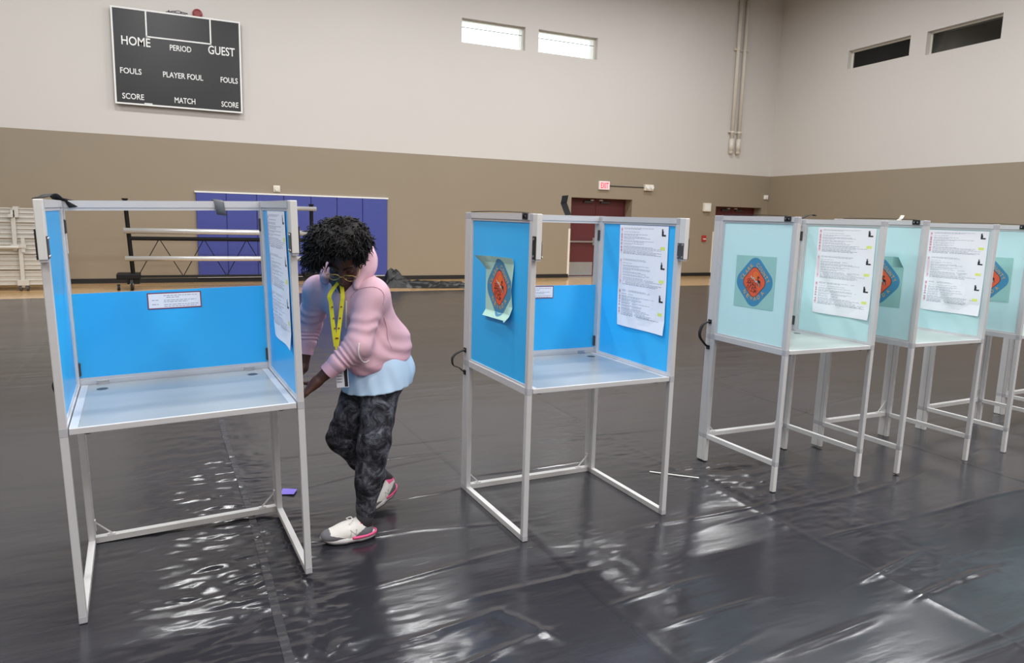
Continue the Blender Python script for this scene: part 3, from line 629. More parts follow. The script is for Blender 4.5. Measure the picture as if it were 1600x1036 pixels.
    if straps != 'draped':
        mb = MB(); mb.box(-X - 0.006, -X - 0.0005, 0.05, 0.1, H - 0.028, H + 0.003, b=0.002); mb.build('strap_clip', M_black, st)
        for yy in (0.064, 0.086): mb = MB(); mb.cyl((-X - 0.008, yy, H - 0.012), (-X - 0.005, yy, H - 0.012), 0.005, seg=8); rivet(mb, st)
    # loose straps on the back rail
    if straps == 'draped':
        mb = MB(); mb.strap([(0.225, D + 0.05, H + 0.003), (0.232, D + 0.01, H + 0.006), (0.236, D - 0.006, H - 0.005), (0.238, D - 0.012, H - 0.035), (0.244, D - 0.012, H - 0.068)], (1, 0.1, -0.12), 0.045, 0.003); mb.build('hook_strap', M_gstrap, r, True)
    elif straps == 'standing':
        mb = MB(); mb.strap([(0.215, D + 0.03, H + 0.001), (0.2, D + 0.03, H + 0.03), (0.178, D + 0.028, H + 0.075), (0.176, D + 0.02, H + 0.08), (0.178, D + 0.012, H + 0.118)], (0.95, 0.1, 0.1), 0.045, 0.003); mb.build('hook_strap', M_strap, r)
    elif straps == 'curl':
        mb = MB(); mb.strap(smooth_pts([(X - 0.02, D + 0.02, H + 0.002), (X + 0.03, D + 0.02, H + 0.026), (X + 0.08, D + 0.02, H + 0.034), (X + 0.11, D + 0.02, H + 0.028)]), (0, 1, 0), 0.03, 0.003); mb.build('hook_strap', M_strap, r, True)
    elif straps == 'pale':
        mb = MB(); mb.strap(smooth_pts([(0.24, D + 0.02, H + 0.001), (0.29, D + 0.02, H + 0.024), (0.31, D + 0.02, H + 0.05)]), (0, 1, 0), 0.03, 0.003); mb.build('hook_strap', M_off, r, True)
    return r, dict(X=X, D=D, s=s, H=H, h=h)

def smooth_pts(P, n=6):
    P = [Vector(p) for p in P]; out = []
    for i in range(len(P) - 1):
        p0, p1, p2, p3 = P[max(i - 1, 0)], P[i], P[i + 1], P[min(i + 2, len(P) - 1)]
        for k in range(n):
            t = k / n
            out.append(0.5 * ((2 * p1) + (p2 - p0) * t + (2 * p0 - 5 * p1 + 4 * p2 - p3) * t * t + (3 * p1 - p0 - 3 * p2 + p3) * t ** 3))
    out.append(P[-1]); return out

def world_obj(o, root):
    bpy.context.view_layer.update()
    o.matrix_world = root.matrix_world.copy()

def sheet(root, g, y_top0, y_bot0, wd, z1, z0, label):
    """instruction sheet on the inner face of the right hand panel; left edge toward the back; u runs toward the front"""
    xf = g['X'] - g['s'] / 2 - 0.0035 - 0.0015
    rs = random.Random(label)
    mb = MB(); NU, NV = 12, 24
    def P(u, v, lift=0.0):   # u 0..1 from back edge to front edge, v 0..1 bottom to top
        y = (y_bot0 + (y_top0 - y_bot0) * v) - u * wd
        bow = 0.003 * math.sin(u * 7 + v * 5) * (0.3 + (1 - v)) + 0.010 * max(0, 0.12 - v) / 0.12 * u
        return (xf - 0.002 - abs(bow) - lift, y, z0 + (z1 - z0) * v)
    n = len(mb.v)
    for j in range(NV + 1):
        for i in range(NU + 1): mb.v.append(P(i / NU, j / NV))
    for j in range(NV):
        for i in range(NU):
            a = n + j * (NU + 1) + i; mb.f.append((a, a + 1, a + NU + 2, a + NU + 1)); mb.m.append(0)
    def bar(u0, u1, v0, v1, mi, lift=0.0004):
        k = max(1, int((u1 - u0) * NU * 1.5)); us = [u0 + (u1 - u0) * q / k for q in range(k + 1)]
        for a, b_ in zip(us[:-1], us[1:]): mb.poly([P(a, v0, lift), P(b_, v0, lift), P(b_, v1, lift), P(a, v1, lift)], mi)
    for blk in range(3):
        vt = 0.985 - blk * 0.305
        bar(0.025, 0.062, vt - 0.265, vt - 0.01, 4, 0.0003)
        rows = (0.012, 0.022, 0.05, 0.072, 0.082, 0.098, 0.108, 0.118, 0.135, 0.145, 0.162, 0.172, 0.19, 0.2, 0.212, 0.225, 0.238, 0.25, 0.26)
        for q, dv in enumerate(rows):
            end = rs.uniform(0.25, 0.6) if q in (2, 4, 7, 9, 11) else rs.uniform(0.6, 0.93) if dv > 0.19 else rs.uniform(0.45, 0.8)
            u = 0.09
            while u < end:
                l = rs.uniform(0.02, 0.07); th = 0.0036 if q < 16 else 0.0046
                bar(u, min(u + l, end), vt - dv - th, vt - dv, 1); u += l + 0.009
        for dv in (0.03, 0.08, 0.105, 0.135, 0.165, 0.205, 0.235):
            c = P(0.045, vt - dv, 0.0006); k = 10
            mb.poly([(c[0], c[1] + 0.0065 * math.cos(q / k * 6.283), c[2] + 0.0065 * math.sin(q / k * 6.283)) for q in range(k)], 2)
            mb.poly([(c[0] - 0.0003, c[1] + 0.0028 * math.cos(q / k * 6.283), c[2] + 0.0028 * math.sin(q / k * 6.283)) for q in range(k)], 0)
        bar(0.875, 0.91, vt - 0.078, vt - 0.012, 5); bar(0.91, 0.955, vt - 0.078, vt - 0.062, 5); bar(0.90, 0.925, vt - 0.03, vt - 0.014, 0, 0.0007)
        bar(0.86, 0.945, vt - 0.205, vt - 0.175, 3)
    o = mb.build('instruction_sheet', [M_paper, M_ink, M_red, M_hl, M_pink, M_icon], None, fix=False)
    tag(o, label, 'paper sheet', 'instruction sheets on the booths'); world_obj(o, root); return o

def notice(root, g, x0, x1, z0, z1, label):
    y = g['D'] + 0.0105
    mb = MB(); mb.box(x0, x1, y - 0.0012, y, z0, z1, 1); mb.box(x0 + 0.005, x1 - 0.005, y - 0.0018, y - 0.0012, z0 + 0.005, z1 - 0.005, 0)
    rs = random.Random(3)
    for q, (z, a, b_) in enumerate(((0.013, 0.3, 0.92), (0.022, 0.35, 0.6), (0.034, 0.08, 0.2), (0.036, 0.3, 0.9), (0.044, 0.3, 0.75), (0.055, 0.08, 0.2), (0.057, 0.3, 0.95), (0.066, 0.3, 0.9))):
        u = a
        while u < b_:
            l = rs.uniform(0.03, 0.08); xa = x0 + (x1 - x0) * u; xb = x0 + (x1 - x0) * min(u + l, b_)
            mb.poly([(xa, y - 0.0021, z1 - z), (xb, y - 0.0021, z1 - z), (xb, y - 0.0021, z1 - z - 0.003), (xa, y - 0.0021, z1 - z - 0.003)], 2); u += l + 0.015
    o = mb.build('notice_card', [M_paper, mat('dark_red_border', (128, 40, 66), 0.6), M_ink], None, fix=False)
    tag(o, label, 'notice', 'red bordered notices'); world_obj(o, root); return o

def seal(root, g, yc, zc, wd, ht, film, curl, label, rot=0.0, sc=1.0):
    """poster on the outer face of the left panel; u to the right = toward the front (-y)"""
    xf = -g['X'] + g['s'] / 2 - 0.0035 - 0.001
    cr, sr = math.cos(rot), math.sin(rot)
    def P(u, v, l=0.0):
        off = 0.001
        du, dv = u / (wd / 2), v / (ht / 2)
        if curl == 1:
            off += 0.05 * max(0, -du - 0.55) * max(0, dv - 0.55) * 6 + 0.012 * max(0, dv - 0.8) / 0.2 + 0.035 * max(0, du - 0.55) * max(0, -dv - 0.55) * 5 + 0.02 * max(0, -dv - 0.82) / 0.18 + 0.016 * max(0, du - 0.8) / 0.2 * (1 - abs(dv))
        elif curl == 2:
            off += 0.05 * max(0, du - 0.5) * max(0, dv - 0.6) * 6
        u2, v2 = u * cr - v * sr, u * sr + v * cr
        return (xf - off - l, yc - u2, zc + v2)
    mb = MB(); NU = 40; n = 0
    for j in range(NU + 1):
        for i in range(NU + 1): mb.v.append(P((i / NU - 0.5) * wd, (j / NU - 0.5) * ht))
    for j in range(NU):
        for i in range(NU):
            a = j * (NU + 1) + i; mb.f.append((a, a + 1, a + NU + 2, a + NU + 1)); mb.m.append(0)
    def rdia(R, rad, k=10):
        # diamond with rounded corners (vertical and horizontal half diagonal R)
        pts = []; dd = R - rad * math.sqrt(2)
        for q in range(4):
            a0 = q * math.pi / 2; cx, cy = dd * math.cos(a0), dd * math.sin(a0)
            for t in range(k + 1):
                a = a0 - math.pi / 4 + (math.pi / 2) * t / k; pts.append((cx + rad * math.cos(a), cy + rad * math.sin(a)))
        R2 = max(p[0] for p in pts); f = R / R2
        return [(p[0] * f, p[1] * f) for p in pts]
    def fan(pts, mi, l):
        rr = [0.0, 0.45, 0.6, 0.68, 0.76, 0.83, 0.89, 0.95, 1.0]
        for q in range(len(pts)):
            a, b_ = pts[q], pts[(q + 1) % len(pts)]
            for r0, r1 in zip(rr[:-1], rr[1:]):
                K = [P(a[0] * r0, a[1] * r0, l), P(a[0] * r1, a[1] * r1, l), P(b_[0] * r1, b_[1] * r1, l), P(b_[0] * r0, b_[1] * r0, l)]
                mb.poly(K[1:] if r0 == 0 and False else (K if r0 > 0 else K[:3]), mi)
    R = 0.152 * sc
    fan(rdia(R, 0.058 * sc), 1, 0.0005); fan(rdia(0.094 * sc, 0.034 * sc), 5, 0.0008); fan(rdia(0.090 * sc, 0.032 * sc), 2, 0.001)
    def line(pts, w, mi, l=0.0014):
        for (a, b_) in zip(pts[:-1], pts[1:]):
            dx, dy = b_[0] - a[0], b_[1] - a[1]; ln = math.hypot(dx, dy) or 1; nx, ny = -dy / ln * w / 2 * sc, dx / ln * w / 2 * sc
            mb.poly([P(a[0] * sc + nx, a[1] * sc + ny, l), P(b_[0] * sc + nx, b_[1] * sc + ny, l), P(b_[0] * sc - nx, b_[1] * sc - ny, l), P(a[0] * sc - nx, a[1] * sc - ny, l)], mi)
    # sun spiral, pale zigzag, figures, ram, hills
    line([(0.012 + (0.003 + 0.0011 * q) * math.cos(q * 0.62), 0.046 + (0.003 + 0.0011 * q) * math.sin(q * 0.62)) for q in range(0, 20)], 0.0042, 4)
    line([(-0.032, 0.04), (-0.018, 0.022), (-0.008, 0.028), (0.012, 0.002), (0.020, 0.008), (0.05, -0.024)], 0.006, 0, 0.0013)
    for fx, fy, k in ((-0.050, 0.012, 1.0), (-0.030, 0.014, 1.1), (-0.008, 0.002, 1.1), (0.012, -0.016, 1.0)):
        line([(fx + 0.008 * k * math.cos(q * 0.524), fy + 0.008 * k * math.sin(q * 0.524)) for q in range(13)], 0.0034, 5)
        line([(fx, fy - 0.008 * k), (fx, fy - 0.03 * k), (fx - 0.01 * k, fy - 0.052 * k)], 0.0036, 5); line([(fx, fy - 0.03 * k), (fx + 0.012 * k, fy - 0.052 * k)], 0.0036, 5)
        line([(fx - 0.014 * k, fy - 0.022 * k), (fx, fy - 0.013 * k), (fx + 0.014 * k, fy - 0.024 * k)], 0.0036, 5)
    line([(-0.062, -0.034), (-0.03, -0.056), (0.005, -0.062), (0.03, -0.05)], 0.003, 5)
    body = [(0.026, 0.020), (0.05, 0.010), (0.053, -0.002), (0.044, -0.004), (0.03, 0.002)]; mb.poly([P(a * sc, b_ * sc, 0.0015) for a, b_ in body], 5)
    line([(0.028, 0.016), (0.026, 0.032), (0.034, 0.036), (0.04, 0.03), (0.034, 0.024)], 0.006, 5)
    for lx, ly in ((0.031, 0.002), (0.036, 0.0), (0.046, -0.004), (0.052, -0.004)): line([(lx, ly), (lx + 0.001, ly - 0.022)], 0.003, 5)
    # lettering following the rim
    def along(txt, a0, b0, a1, b1, hgt, bend):
        K = len(txt)
        for q, ch in enumerate(txt):
            t = (q + 0.5) / K; px_ = a0 + (a1 - a0) * t; py_ = b0 + (b1 - b0) * t
            nx, ny = -(b1 - b0), (a1 - a0); ln = math.hypot(nx, ny); o_ = bend * (1 - (2 * t - 1) ** 2)
            px_ += nx / ln * o_; py_ += ny / ln * o_
            ang = math.atan2(b1 - b0, a1 - a0) - bend * 4 / ln * (2 * t - 1)
            vs, fs, x0, x1, y0, y1 = glyphs(ch); wdt = ln / K * 0.74
            n = len(mb.v)
            for v in vs:
                gu = ((v[0] - x0) / max(1e-6, x1 - x0) - 0.5) * wdt; gv = ((v[1] - y0) / (y1 - y0) - 0.5) * hgt
                mb.v.append(P((px_ + gu * math.cos(ang) - gv * math.sin(ang)) * sc, (py_ + gu * math.sin(ang) + gv * math.cos(ang)) * sc, 0.0014))
            for f in fs: mb.f.append(tuple(n + i for i in f)); mb.m.append(3)
    along('CLARK', -0.118, 0.014, -0.020, 0.112, 0.026, 0.0); along('COUNTY', 0.012, 0.116, 0.122, 0.002, 0.026, 0.006)
    along('NEVADA', -0.09, -0.048, 0.09, -0.048, 0.026, -0.055)
    o = mb.build('seal_poster', [M_film if film else M_mint, M_sealblue, M_sealor, M_sealtx, M_sealye, M_icon], None, fix=False)
    tag(o, label, 'poster', 'county seal posters'); world_obj(o, root); return o

b1, g1 = booth('voting_booth', (0.096, 3.128), 0.0288, 0.0287, True, 'sky blue voting booth farthest left, nearest the camera, tilted beside the bending person', 'blue voting booths', 'draped')
b2, g2 = booth('voting_booth', (2.045, 3.125), 0.0152, 0.0, True, 'sky blue voting booth standing alone in the middle of the floor', 'blue voting booths', 'standing')
b3, g3 = booth('voting_booth', (3.706, 3.152), 0.0102, -0.008, False, 'pale turquoise voting booth first from the left, its seal poster fully in view', 'turquoise voting booths', 'curl')
b4, g4 = booth('voting_booth', (4.744, 3.093), 0.0247, -0.012, False, 'pale turquoise voting booth in the middle of the turquoise row', 'turquoise voting booths', 'pale')
b5, g5 = booth('voting_booth', (5.970, 3.131), 0.0278, 0.0, False, 'pale turquoise voting booth cut off by the right edge of the photo', 'turquoise voting booths', '')
b6, g6 = booth('voting_booth', (7.13, 3.20), 0.025, 0.0, False, 'pale turquoise voting booth at the far right end, only a rear foot showing', 'turquoise voting booths', '')
sheet(b1, g1, 0.578, 0.535, 0.452, 1.604, 1.008, 'white instruction sheet taped inside the right panel of the leftmost blue booth')
sheet(b2, g2, 0.553, 0.538, 0.455, 1.604, 1.008, 'white instruction sheet taped inside the right panel of the middle blue booth')
sheet(b3, g3, 0.512, 0.501, 0.452, 1.621, 1.036, 'white instruction sheet inside the turquoise booth with the fully visible seal')
sheet(b4, g4, 0.482, 0.477, 0.430, 1.621, 1.036, 'white instruction sheet inside the middle turquoise booth')
notice(b1, g1, -0.114, 0.126, 1.133, 1.212, 'white card with a dark red border on the leftmost blue booth back panel')
notice(b2, g2, -0.120, 0.118, 1.147, 1.222, 'white card with a red border half hidden inside the middle blue booth')
seal(b2, g2, 0.366, 1.262, 0.345, 0.325, False, 1, 'mint county seal poster with curling corners on the blue booth', 0.015)
seal(b3, g3, 0.310, 1.264, 0.335, 0.325, True, 0, 'county seal poster fully visible on the first turquoise booth', 0.015)
seal(b4, g4, 0.300, 1.262, 0.335, 0.335, True, 2, 'county seal poster with one lifted corner, half hidden on the middle turquoise booth', 0.015)
seal(b5, g5, 0.285, 1.270, 0.335, 0.325, True, 0, 'county seal poster half hidden on the turquoise booth at the photo edge', 0.015)

# ------------------------------------------------------------------ the person
class Field:
    def __init__(s, lo, hi, h):
        s.h = h; s.o = np.array(lo, float); n = np.ceil((np.array(hi, float) - s.o) / h).astype(int) + 1
        s.n = n; s.a = np.full(tuple(n), 0.08, np.float32)
    def sub(s, lo, hi):
        i0 = np.clip(np.floor((np.array(lo) - s.o) / s.h).astype(int), 0, s.n - 1); i1 = np.clip(np.ceil((np.array(hi) - s.o) / s.h).astype(int) + 1, 1, s.n)
        sl = tuple(slice(a, b) for a, b in zip(i0, i1))
        ax = [(s.o[k] + s.h * np.arange(i0[k], i1[k])).astype(np.float32) for k in range(3)]
        return sl, np.meshgrid(*ax, indexing='ij')
    def put(s, fn, lo, hi, k, cut=False):
        m_ = max(k, 0.02) + 2 * s.h
        sl, (X, Y, Z) = s.sub([a - m_ for a in lo], [a + m_ for a in hi])
        if 0 in X.shape: return
        d = fn(X, Y, Z); a = s.a[sl]
        if cut: d = -d; a, d = -a, -d
        hh = np.clip(k - np.abs(a - d), 0, None) / max(k, 1e-6)
        r = np.minimum(a, d) - hh * hh * k * 0.25
        s.a[sl] = -r if cut else r
    def cap(s, p, q, r1, r2, k=0.02, cut=False, disp=None):
        p = np.array(p, float); q = np.array(q, float); d = q - p; l2 = float(d @ d) + 1e-12
        def fn(X, Y, Z):
            t = np.clip(((X - p[0]) * d[0] + (Y - p[1]) * d[1] + (Z - p[2]) * d[2]) / l2, 0, 1)
            v = np.sqrt((X - p[0] - t * d[0]) ** 2 + (Y - p[1] - t * d[1]) ** 2 + (Z - p[2] - t * d[2]) ** 2) - (r1 + (r2 - r1) * t)
            if disp is not None: v = v + disp(X, Y, Z, t)
            return v
        R = max(r1, r2) + 0.015; s.put(fn, np.minimum(p, q) - R, np.maximum(p, q) + R, k, cut); return s
    def ell(s, c, rad, A=None, k=0.02, cut=False, disp=None):
        c = np.array(c, float); A = np.eye(3) if A is None else np.array(A, float)
        def fn(X, Y, Z):
            x, y, z = X - c[0], Y - c[1], Z - c[2]
            u = [(x * A[i][0] + y * A[i][1] + z * A[i][2]) for i in range(3)]
            k0 = np.sqrt(sum((u[i] / rad[i]) ** 2 for i in range(3))); k1 = np.sqrt(sum((u[i] / rad[i] ** 2) ** 2 for i in range(3))) + 1e-9
            v = k0 * (k0 - 1) / k1
            if disp is not None: v = v + disp(X, Y, Z, None)
            return v
        R = max(rad) + 0.015; s.put(fn, c - R, c + R, k, cut); return s
    def plane_cut(s, p, n, k=0.004, lo=None, hi=None):
        """remove everything on the side n points to"""
        p = np.array(p, float); n = np.array(n, float); n /= np.linalg.norm(n)
        sl, (X, Y, Z) = s.sub(s.o if lo is None else lo, s.o + s.h * (s.n - 1) if hi is None else hi)
        d = (X - p[0]) * n[0] + (Y - p[1]) * n[1] + (Z - p[2]) * n[2]
        s.a[sl] = np.maximum(s.a[sl], d); return s
    def shell(s, th):
        """keep only the outer layer of thickness th"""
        s.a = np.maximum(s.a, -(s.a + th)); return s
    def mesh(s):
        a = s.a.copy()
        for ax in range(3):
            sl = [slice(None)] * 3; sl[ax] = 0; a[tuple(sl)] = 1; sl[ax] = -1; a[tuple(sl)] = 1
        I = a < 0; n = s.n
        cor = [(i, j, k) for i in (0, 1) for j in (0, 1) for k in (0, 1)]
        cs = lambda A, c: A[c[0]:n[0] - 1 + c[0], c[1]:n[1] - 1 + c[1], c[2]:n[2] - 1 + c[2]]
        cnt = sum(cs(I, c).astype(np.int8) for c in cor); act = (cnt > 0) & (cnt < 8)
        idx = np.full(act.shape, -1, np.int64); ii = np.argwhere(act); idx[act] = np.arange(len(ii))
        val = {c: cs(a, c)[act] for c in cor}
        P = np.zeros((len(ii), 3)); Cn = np.zeros(len(ii))
        for c in cor:
            for ax in range(3):
                if c[ax] == 0:
                    e = list(c); e[ax] = 1; e = tuple(e); A0, A1 = val[c], val[e]; x = (A0 < 0) != (A1 < 0)
                    t = np.where(x, A0 / np.where(x, A0 - A1, 1), 0); q = np.tile(np.array(c, float), (len(ii), 1)); q[:, ax] += t
                    P[x] += q[x]; Cn[x] += 1
        V = s.o + s.h * (ii + P / Cn[:, None])
        F = []
        for ax in range(3):
            b, c = (ax + 1) % 3, (ax + 2) % 3
            s0 = [slice(None)] * 3; s1 = [slice(None)] * 3; s0[ax] = slice(0, n[ax] - 1); s1[ax] = slice(1, n[ax])
            A0, A1 = I[tuple(s0)], I[tuple(s1)]; ed = np.argwhere(A0 != A1)
            ok = (ed[:, b] > 0) & (ed[:, c] > 0) & (ed[:, b] < n[b] - 1) & (ed[:, c] < n[c] - 1); ed = ed[ok]
            fl = A0[tuple(ed.T)]
            def at(db, dc):
                q = ed.copy(); q[:, b] += db; q[:, c] += dc; return idx[tuple(q.T)]
            f = np.stack([at(-1, -1), at(0, -1), at(0, 0), at(-1, 0)], -1); f[~fl] = f[~fl][:, ::-1]
            F.append(f)
        return V, np.concatenate(F)
    def build(s, name, mats, parent, slot=None, smooth=1):
        V, F = s.mesh()
        for _ in range(smooth):
            acc = np.zeros_like(V); ct = np.zeros(len(V))
            for k in range(4):
                np.add.at(acc, F[:, k], V[F[:, (k + 1) % 4]] + V[F[:, (k - 1) % 4]]); np.add.at(ct, F[:, k], 2)
            V = 0.5 * V + 0.5 * acc / np.maximum(ct, 1)[:, None]
        me = bpy.data.meshes.new(name); me.from_pydata(V.tolist(), [], F.tolist())
        if slot is not None:
            cen = V[F].mean(1); me.polygons.foreach_set('material_index', slot(cen).astype(np.int32))
        return link(name, me, mats, parent, True)

def sn(X, Y, Z, f, ph=0.0):
    return (np.sin(X * f + 1.3 * np.sin(Y * f * 0.7 + ph) + ph) * np.sin(Y * f * 1.1 + 1.1 * np.sin(Z * f * 0.8 + 2 * ph)) + np.sin(Z * f * 0.9 + 1.7 * np.sin(X * f * 0.6 - ph) + 3 * ph)) * 0.5
V3 = lambda *a: np.array(a, float)
def nrm(v): v = np.array(v, float); return v / np.linalg.norm(v)

M_skin = mat('dark_brown_skin', (78, 48, 37), 0.45, spec=0.4, var=0.08, vscale=14, bump=0.03, bscale=300)
M_lip = mat('dark_lip', (84, 44, 42), 0.4)
M_pinkf = mat('pink_hoodie_fleece', (216, 176, 190), 0.9, spec=0.15, var=0.05, vscale=12, bump=0.12, bscale=420)
M_pinkr = mat('pink_ribbing', (210, 166, 182), 0.9, spec=0.15, var=0.05, bump=0.1, bscale=260, stretch=(1, 1, 0.1))
M_shirt = mat('pale_blue_shirt', (186, 212, 238), 0.8, spec=0.2, var=0.03)
M_tee = mat('lilac_tee', (186, 168, 196), 0.85, spec=0.2)
M_hair = mat('black_hair', (20, 17, 17), 0.65, spec=0.25, var=0.3, vscale=40)
M_sock = mat('charcoal_sock', (62, 62, 66), 0.85)
M_pants = bpy.data.materials.new('tie_dye_joggers'); M_pants.use_nodes = True
nt = M_pants.node_tree; N = nt.nodes; L = nt.links; b = N['Principled BSDF']; b.inputs['Roughness'].default_value = 0.85; b.inputs['Specular IOR Level'].default_value = 0.2
tc = N.new('ShaderNodeTexCoord'); n1 = N.new('ShaderNodeTexNoise'); n1.inputs['Scale'].default_value = 13; n1.inputs['Detail'].default_value = 9; n1.inputs['Roughness'].default_value = 0.78; n1.inputs['Distortion'].default_value = 0.7
L.new(tc.outputs['Object'], n1.inputs[0])
cr = N.new('ShaderNodeValToRGB'); L.new(n1.outputs['Fac'], cr.inputs[0]); e = cr.color_ramp.elements
e[0].position = 0.42; e[0].color = lin((26, 26, 30)); e[1].position = 0.70; e[1].color = lin((140, 142, 152))
q = cr.color_ramp.elements.new(0.50); q.color = lin((54, 54, 62)); q = cr.color_ramp.elements.new(0.58); q.color = lin((92, 94, 104))
L.new(cr.outputs[0], b.inputs['Base Color'])
n2 = N.new('ShaderNodeTexNoise'); n2.inputs['Scale'].default_value = 30; n2.inputs['Detail'].default_value = 4; L.new(tc.outputs['Object'], n2.inputs[0])
bp = N.new('ShaderNodeBump'); bp.inputs['Strength'].default_value = 0.35; bp.inputs['Distance'].default_value = 0.01; L.new(n2.outputs['Fac'], bp.inputs['Height']); L.new(bp.outputs[0], b.inputs['Normal'])

per = empty('person', (0.93, 3.58, 0), 0, 'person with curly black hair and glasses in a pink hoodie bending beside the leftmost booth', 'person')
def attach(o):
    if o.parent is None: o.parent = per
    if o.parent is per: o.matrix_parent_inverse = Matrix.Translation((-0.93, -3.58, 0))
    return o

# joints (metres, hall coordinates)
Lsh, Lel, Lwr = V3(0.905, 3.45, 1.245), V3(0.82, 3.395, 1.01), V3(0.636, 3.44, 0.836)
Rsh, Rel, Rwr = V3(0.70, 3.68, 1.245), V3(0.665, 3.80, 1.045), V3(0.628, 3.765, 0.840)
Lhip, Lkn, Lan = V3(0.968, 3.525, 0.80), V3(0.912, 3.445, 0.50), V3(0.868, 3.462, 0.105)
Rhip, Rkn, Ran = V3(0.915, 3.665, 0.80), V3(0.805, 3.67, 0.475), V3(1.075, 3.865, 0.155)
PEL, BEL, CHE, NEB = V3(0.965, 3.605, 0.86), V3(0.935, 3.59, 1.02), V3(0.855, 3.565, 1.19), V3(0.80, 3.555, 1.31)
latT = nrm(V3(0.74, -0.67, 0)); latP = nrm(V3(0.5, -0.86, 0))
spn = nrm(NEB - BEL); fT = nrm(np.cross(spn, latT)); 
if fT[1] > 0: fT = -fT
AT = [latT, fT, nrm(np.cross(latT, fT))]
fP = V3(-0.86, -0.5, 0); AP = [latP, fP, V3(0, 0, 1)]
# head frame
hd = nrm(V3(-0.44, -0.90, 0)); pit = math.radians(49)
HF = nrm(V3(hd[0] * math.cos(pit), hd[1] * math.cos(pit), -math.sin(pit)))
HU = nrm(V3(hd[0] * math.sin(pit), hd[1] * math.sin(pit), math.cos(pit)))
HL = np.cross(HU, HF)              # the person's left
rol = math.radians(-5); HL, HU = HL * math.cos(rol) + HU * math.sin(rol), HU * math.cos(rol) - HL * math.sin(rol)
HC = V3(0.745, 3.385, 1.351) - HF * 0.098
AH = [HL, HF, HU]
hp = lambda l, f, u: HC + HL * l + HF * f + HU * u

B = Field((0.44, 3.15, 0.0), (1.32, 4.02, 1.62), 0.0042)
# head
B.ell(hp(0, -0.012, 0.035), (0.072, 0.096, 0.088), AH, 0.01)
B.ell(hp(0, 0.030, -0.022), (0.064, 0.066, 0.088), AH, 0.02)
B.ell(hp(0, 0.052, -0.080), (0.044, 0.044, 0.034), AH, 0.02)      # jaw
B.ell(hp(0, 0.080, -0.098), (0.022, 0.018, 0.016), AH, 0.015)     # chin
B.ell(hp(0.032, 0.074, 0.022), (0.030, 0.016, 0.010), AH, 0.012); B.ell(hp(-0.032, 0.074, 0.022), (0.030, 0.016, 0.010), AH, 0.012)   # brow
B.ell(hp(0.033, 0.090, 0.0), (0.017, 0.012, 0.011), AH, 0.008, cut=True); B.ell(hp(-0.033, 0.090, 0.0), (0.017, 0.012, 0.011), AH, 0.008, cut=True)
B.ell(hp(0.033, 0.076, 0.001), (0.014, 0.013, 0.011), AH, 0.004); B.ell(hp(-0.033, 0.076, 0.001), (0.014, 0.013, 0.011), AH, 0.004)   # lowered lids
B.ell(hp(0.042, 0.066, -0.032), (0.022, 0.020, 0.020), AH, 0.02); B.ell(hp(-0.042, 0.066, -0.032), (0.022, 0.020, 0.020), AH, 0.02)   # cheeks
B.cap(hp(0, 0.092, 0.004), hp(0, 0.113, -0.036), 0.008, 0.0125, 0.012); B.ell(hp(0.013, 0.102, -0.040), (0.010, 0.010, 0.008), AH, 0.008); B.ell(hp(-0.013, 0.102, -0.040), (0.010, 0.010, 0.008), AH, 0.008)
B.ell(hp(0, 0.092, -0.064), (0.023, 0.012, 0.0065), AH, 0.006); B.ell(hp(0, 0.090, -0.077), (0.020, 0.012, 0.0075), AH, 0.006)
for s_ in (1, -1): B.ell(hp(s_ * 0.074, -0.008, -0.004), (0.010, 0.020, 0.030), AH, 0.006); B.ell(hp(s_ * 0.082, -0.004, -0.002), (0.006, 0.010, 0.016), AH, 0.004, cut=True)
# neck, trunk, limbs
B.cap(hp(0, -0.03, -0.05), NEB, 0.05, 0.056, 0.03); B.cap(NEB, CHE, 0.07, 0.10, 0.04)
B.ell(CHE, (0.155, 0.10, 0.14), AT, 0.05); B.ell(BEL, (0.135, 0.095, 0.14), AT, 0.05); B.ell(PEL, (0.15, 0.115, 0.11), AP, 0.05)
for a, b_, c, s_ in ((Lsh, Lel, Lwr, 1), (Rsh, Rel, Rwr, -1)):
    B.ell(a, (0.055, 0.055, 0.055), None, 0.04); B.cap(a, b_, 0.046, 0.036, 0.025); B.cap(b_, b_ + (c - b_) * 0.35, 0.037, 0.038, 0.02); B.cap(b_ + (c - b_) * 0.35, c, 0.038, 0.0245, 0.02)
for a, b_, c in ((Lhip, Lkn, Lan), (Rhip, Rkn, Ran)):
    B.ell(a + V3(0.01, 0, 0.0), (0.085, 0.085, 0.09), None, 0.04); B.cap(a, b_, 0.078, 0.052, 0.03); B.cap(b_, b_ + (c - b_) * 0.3, 0.052, 0.055, 0.02); B.cap(b_ + (c - b_) * 0.3, c, 0.055, 0.033, 0.02)
def foot(an, toe_dir, heel_drop):
    d = nrm(toe_dir); return d
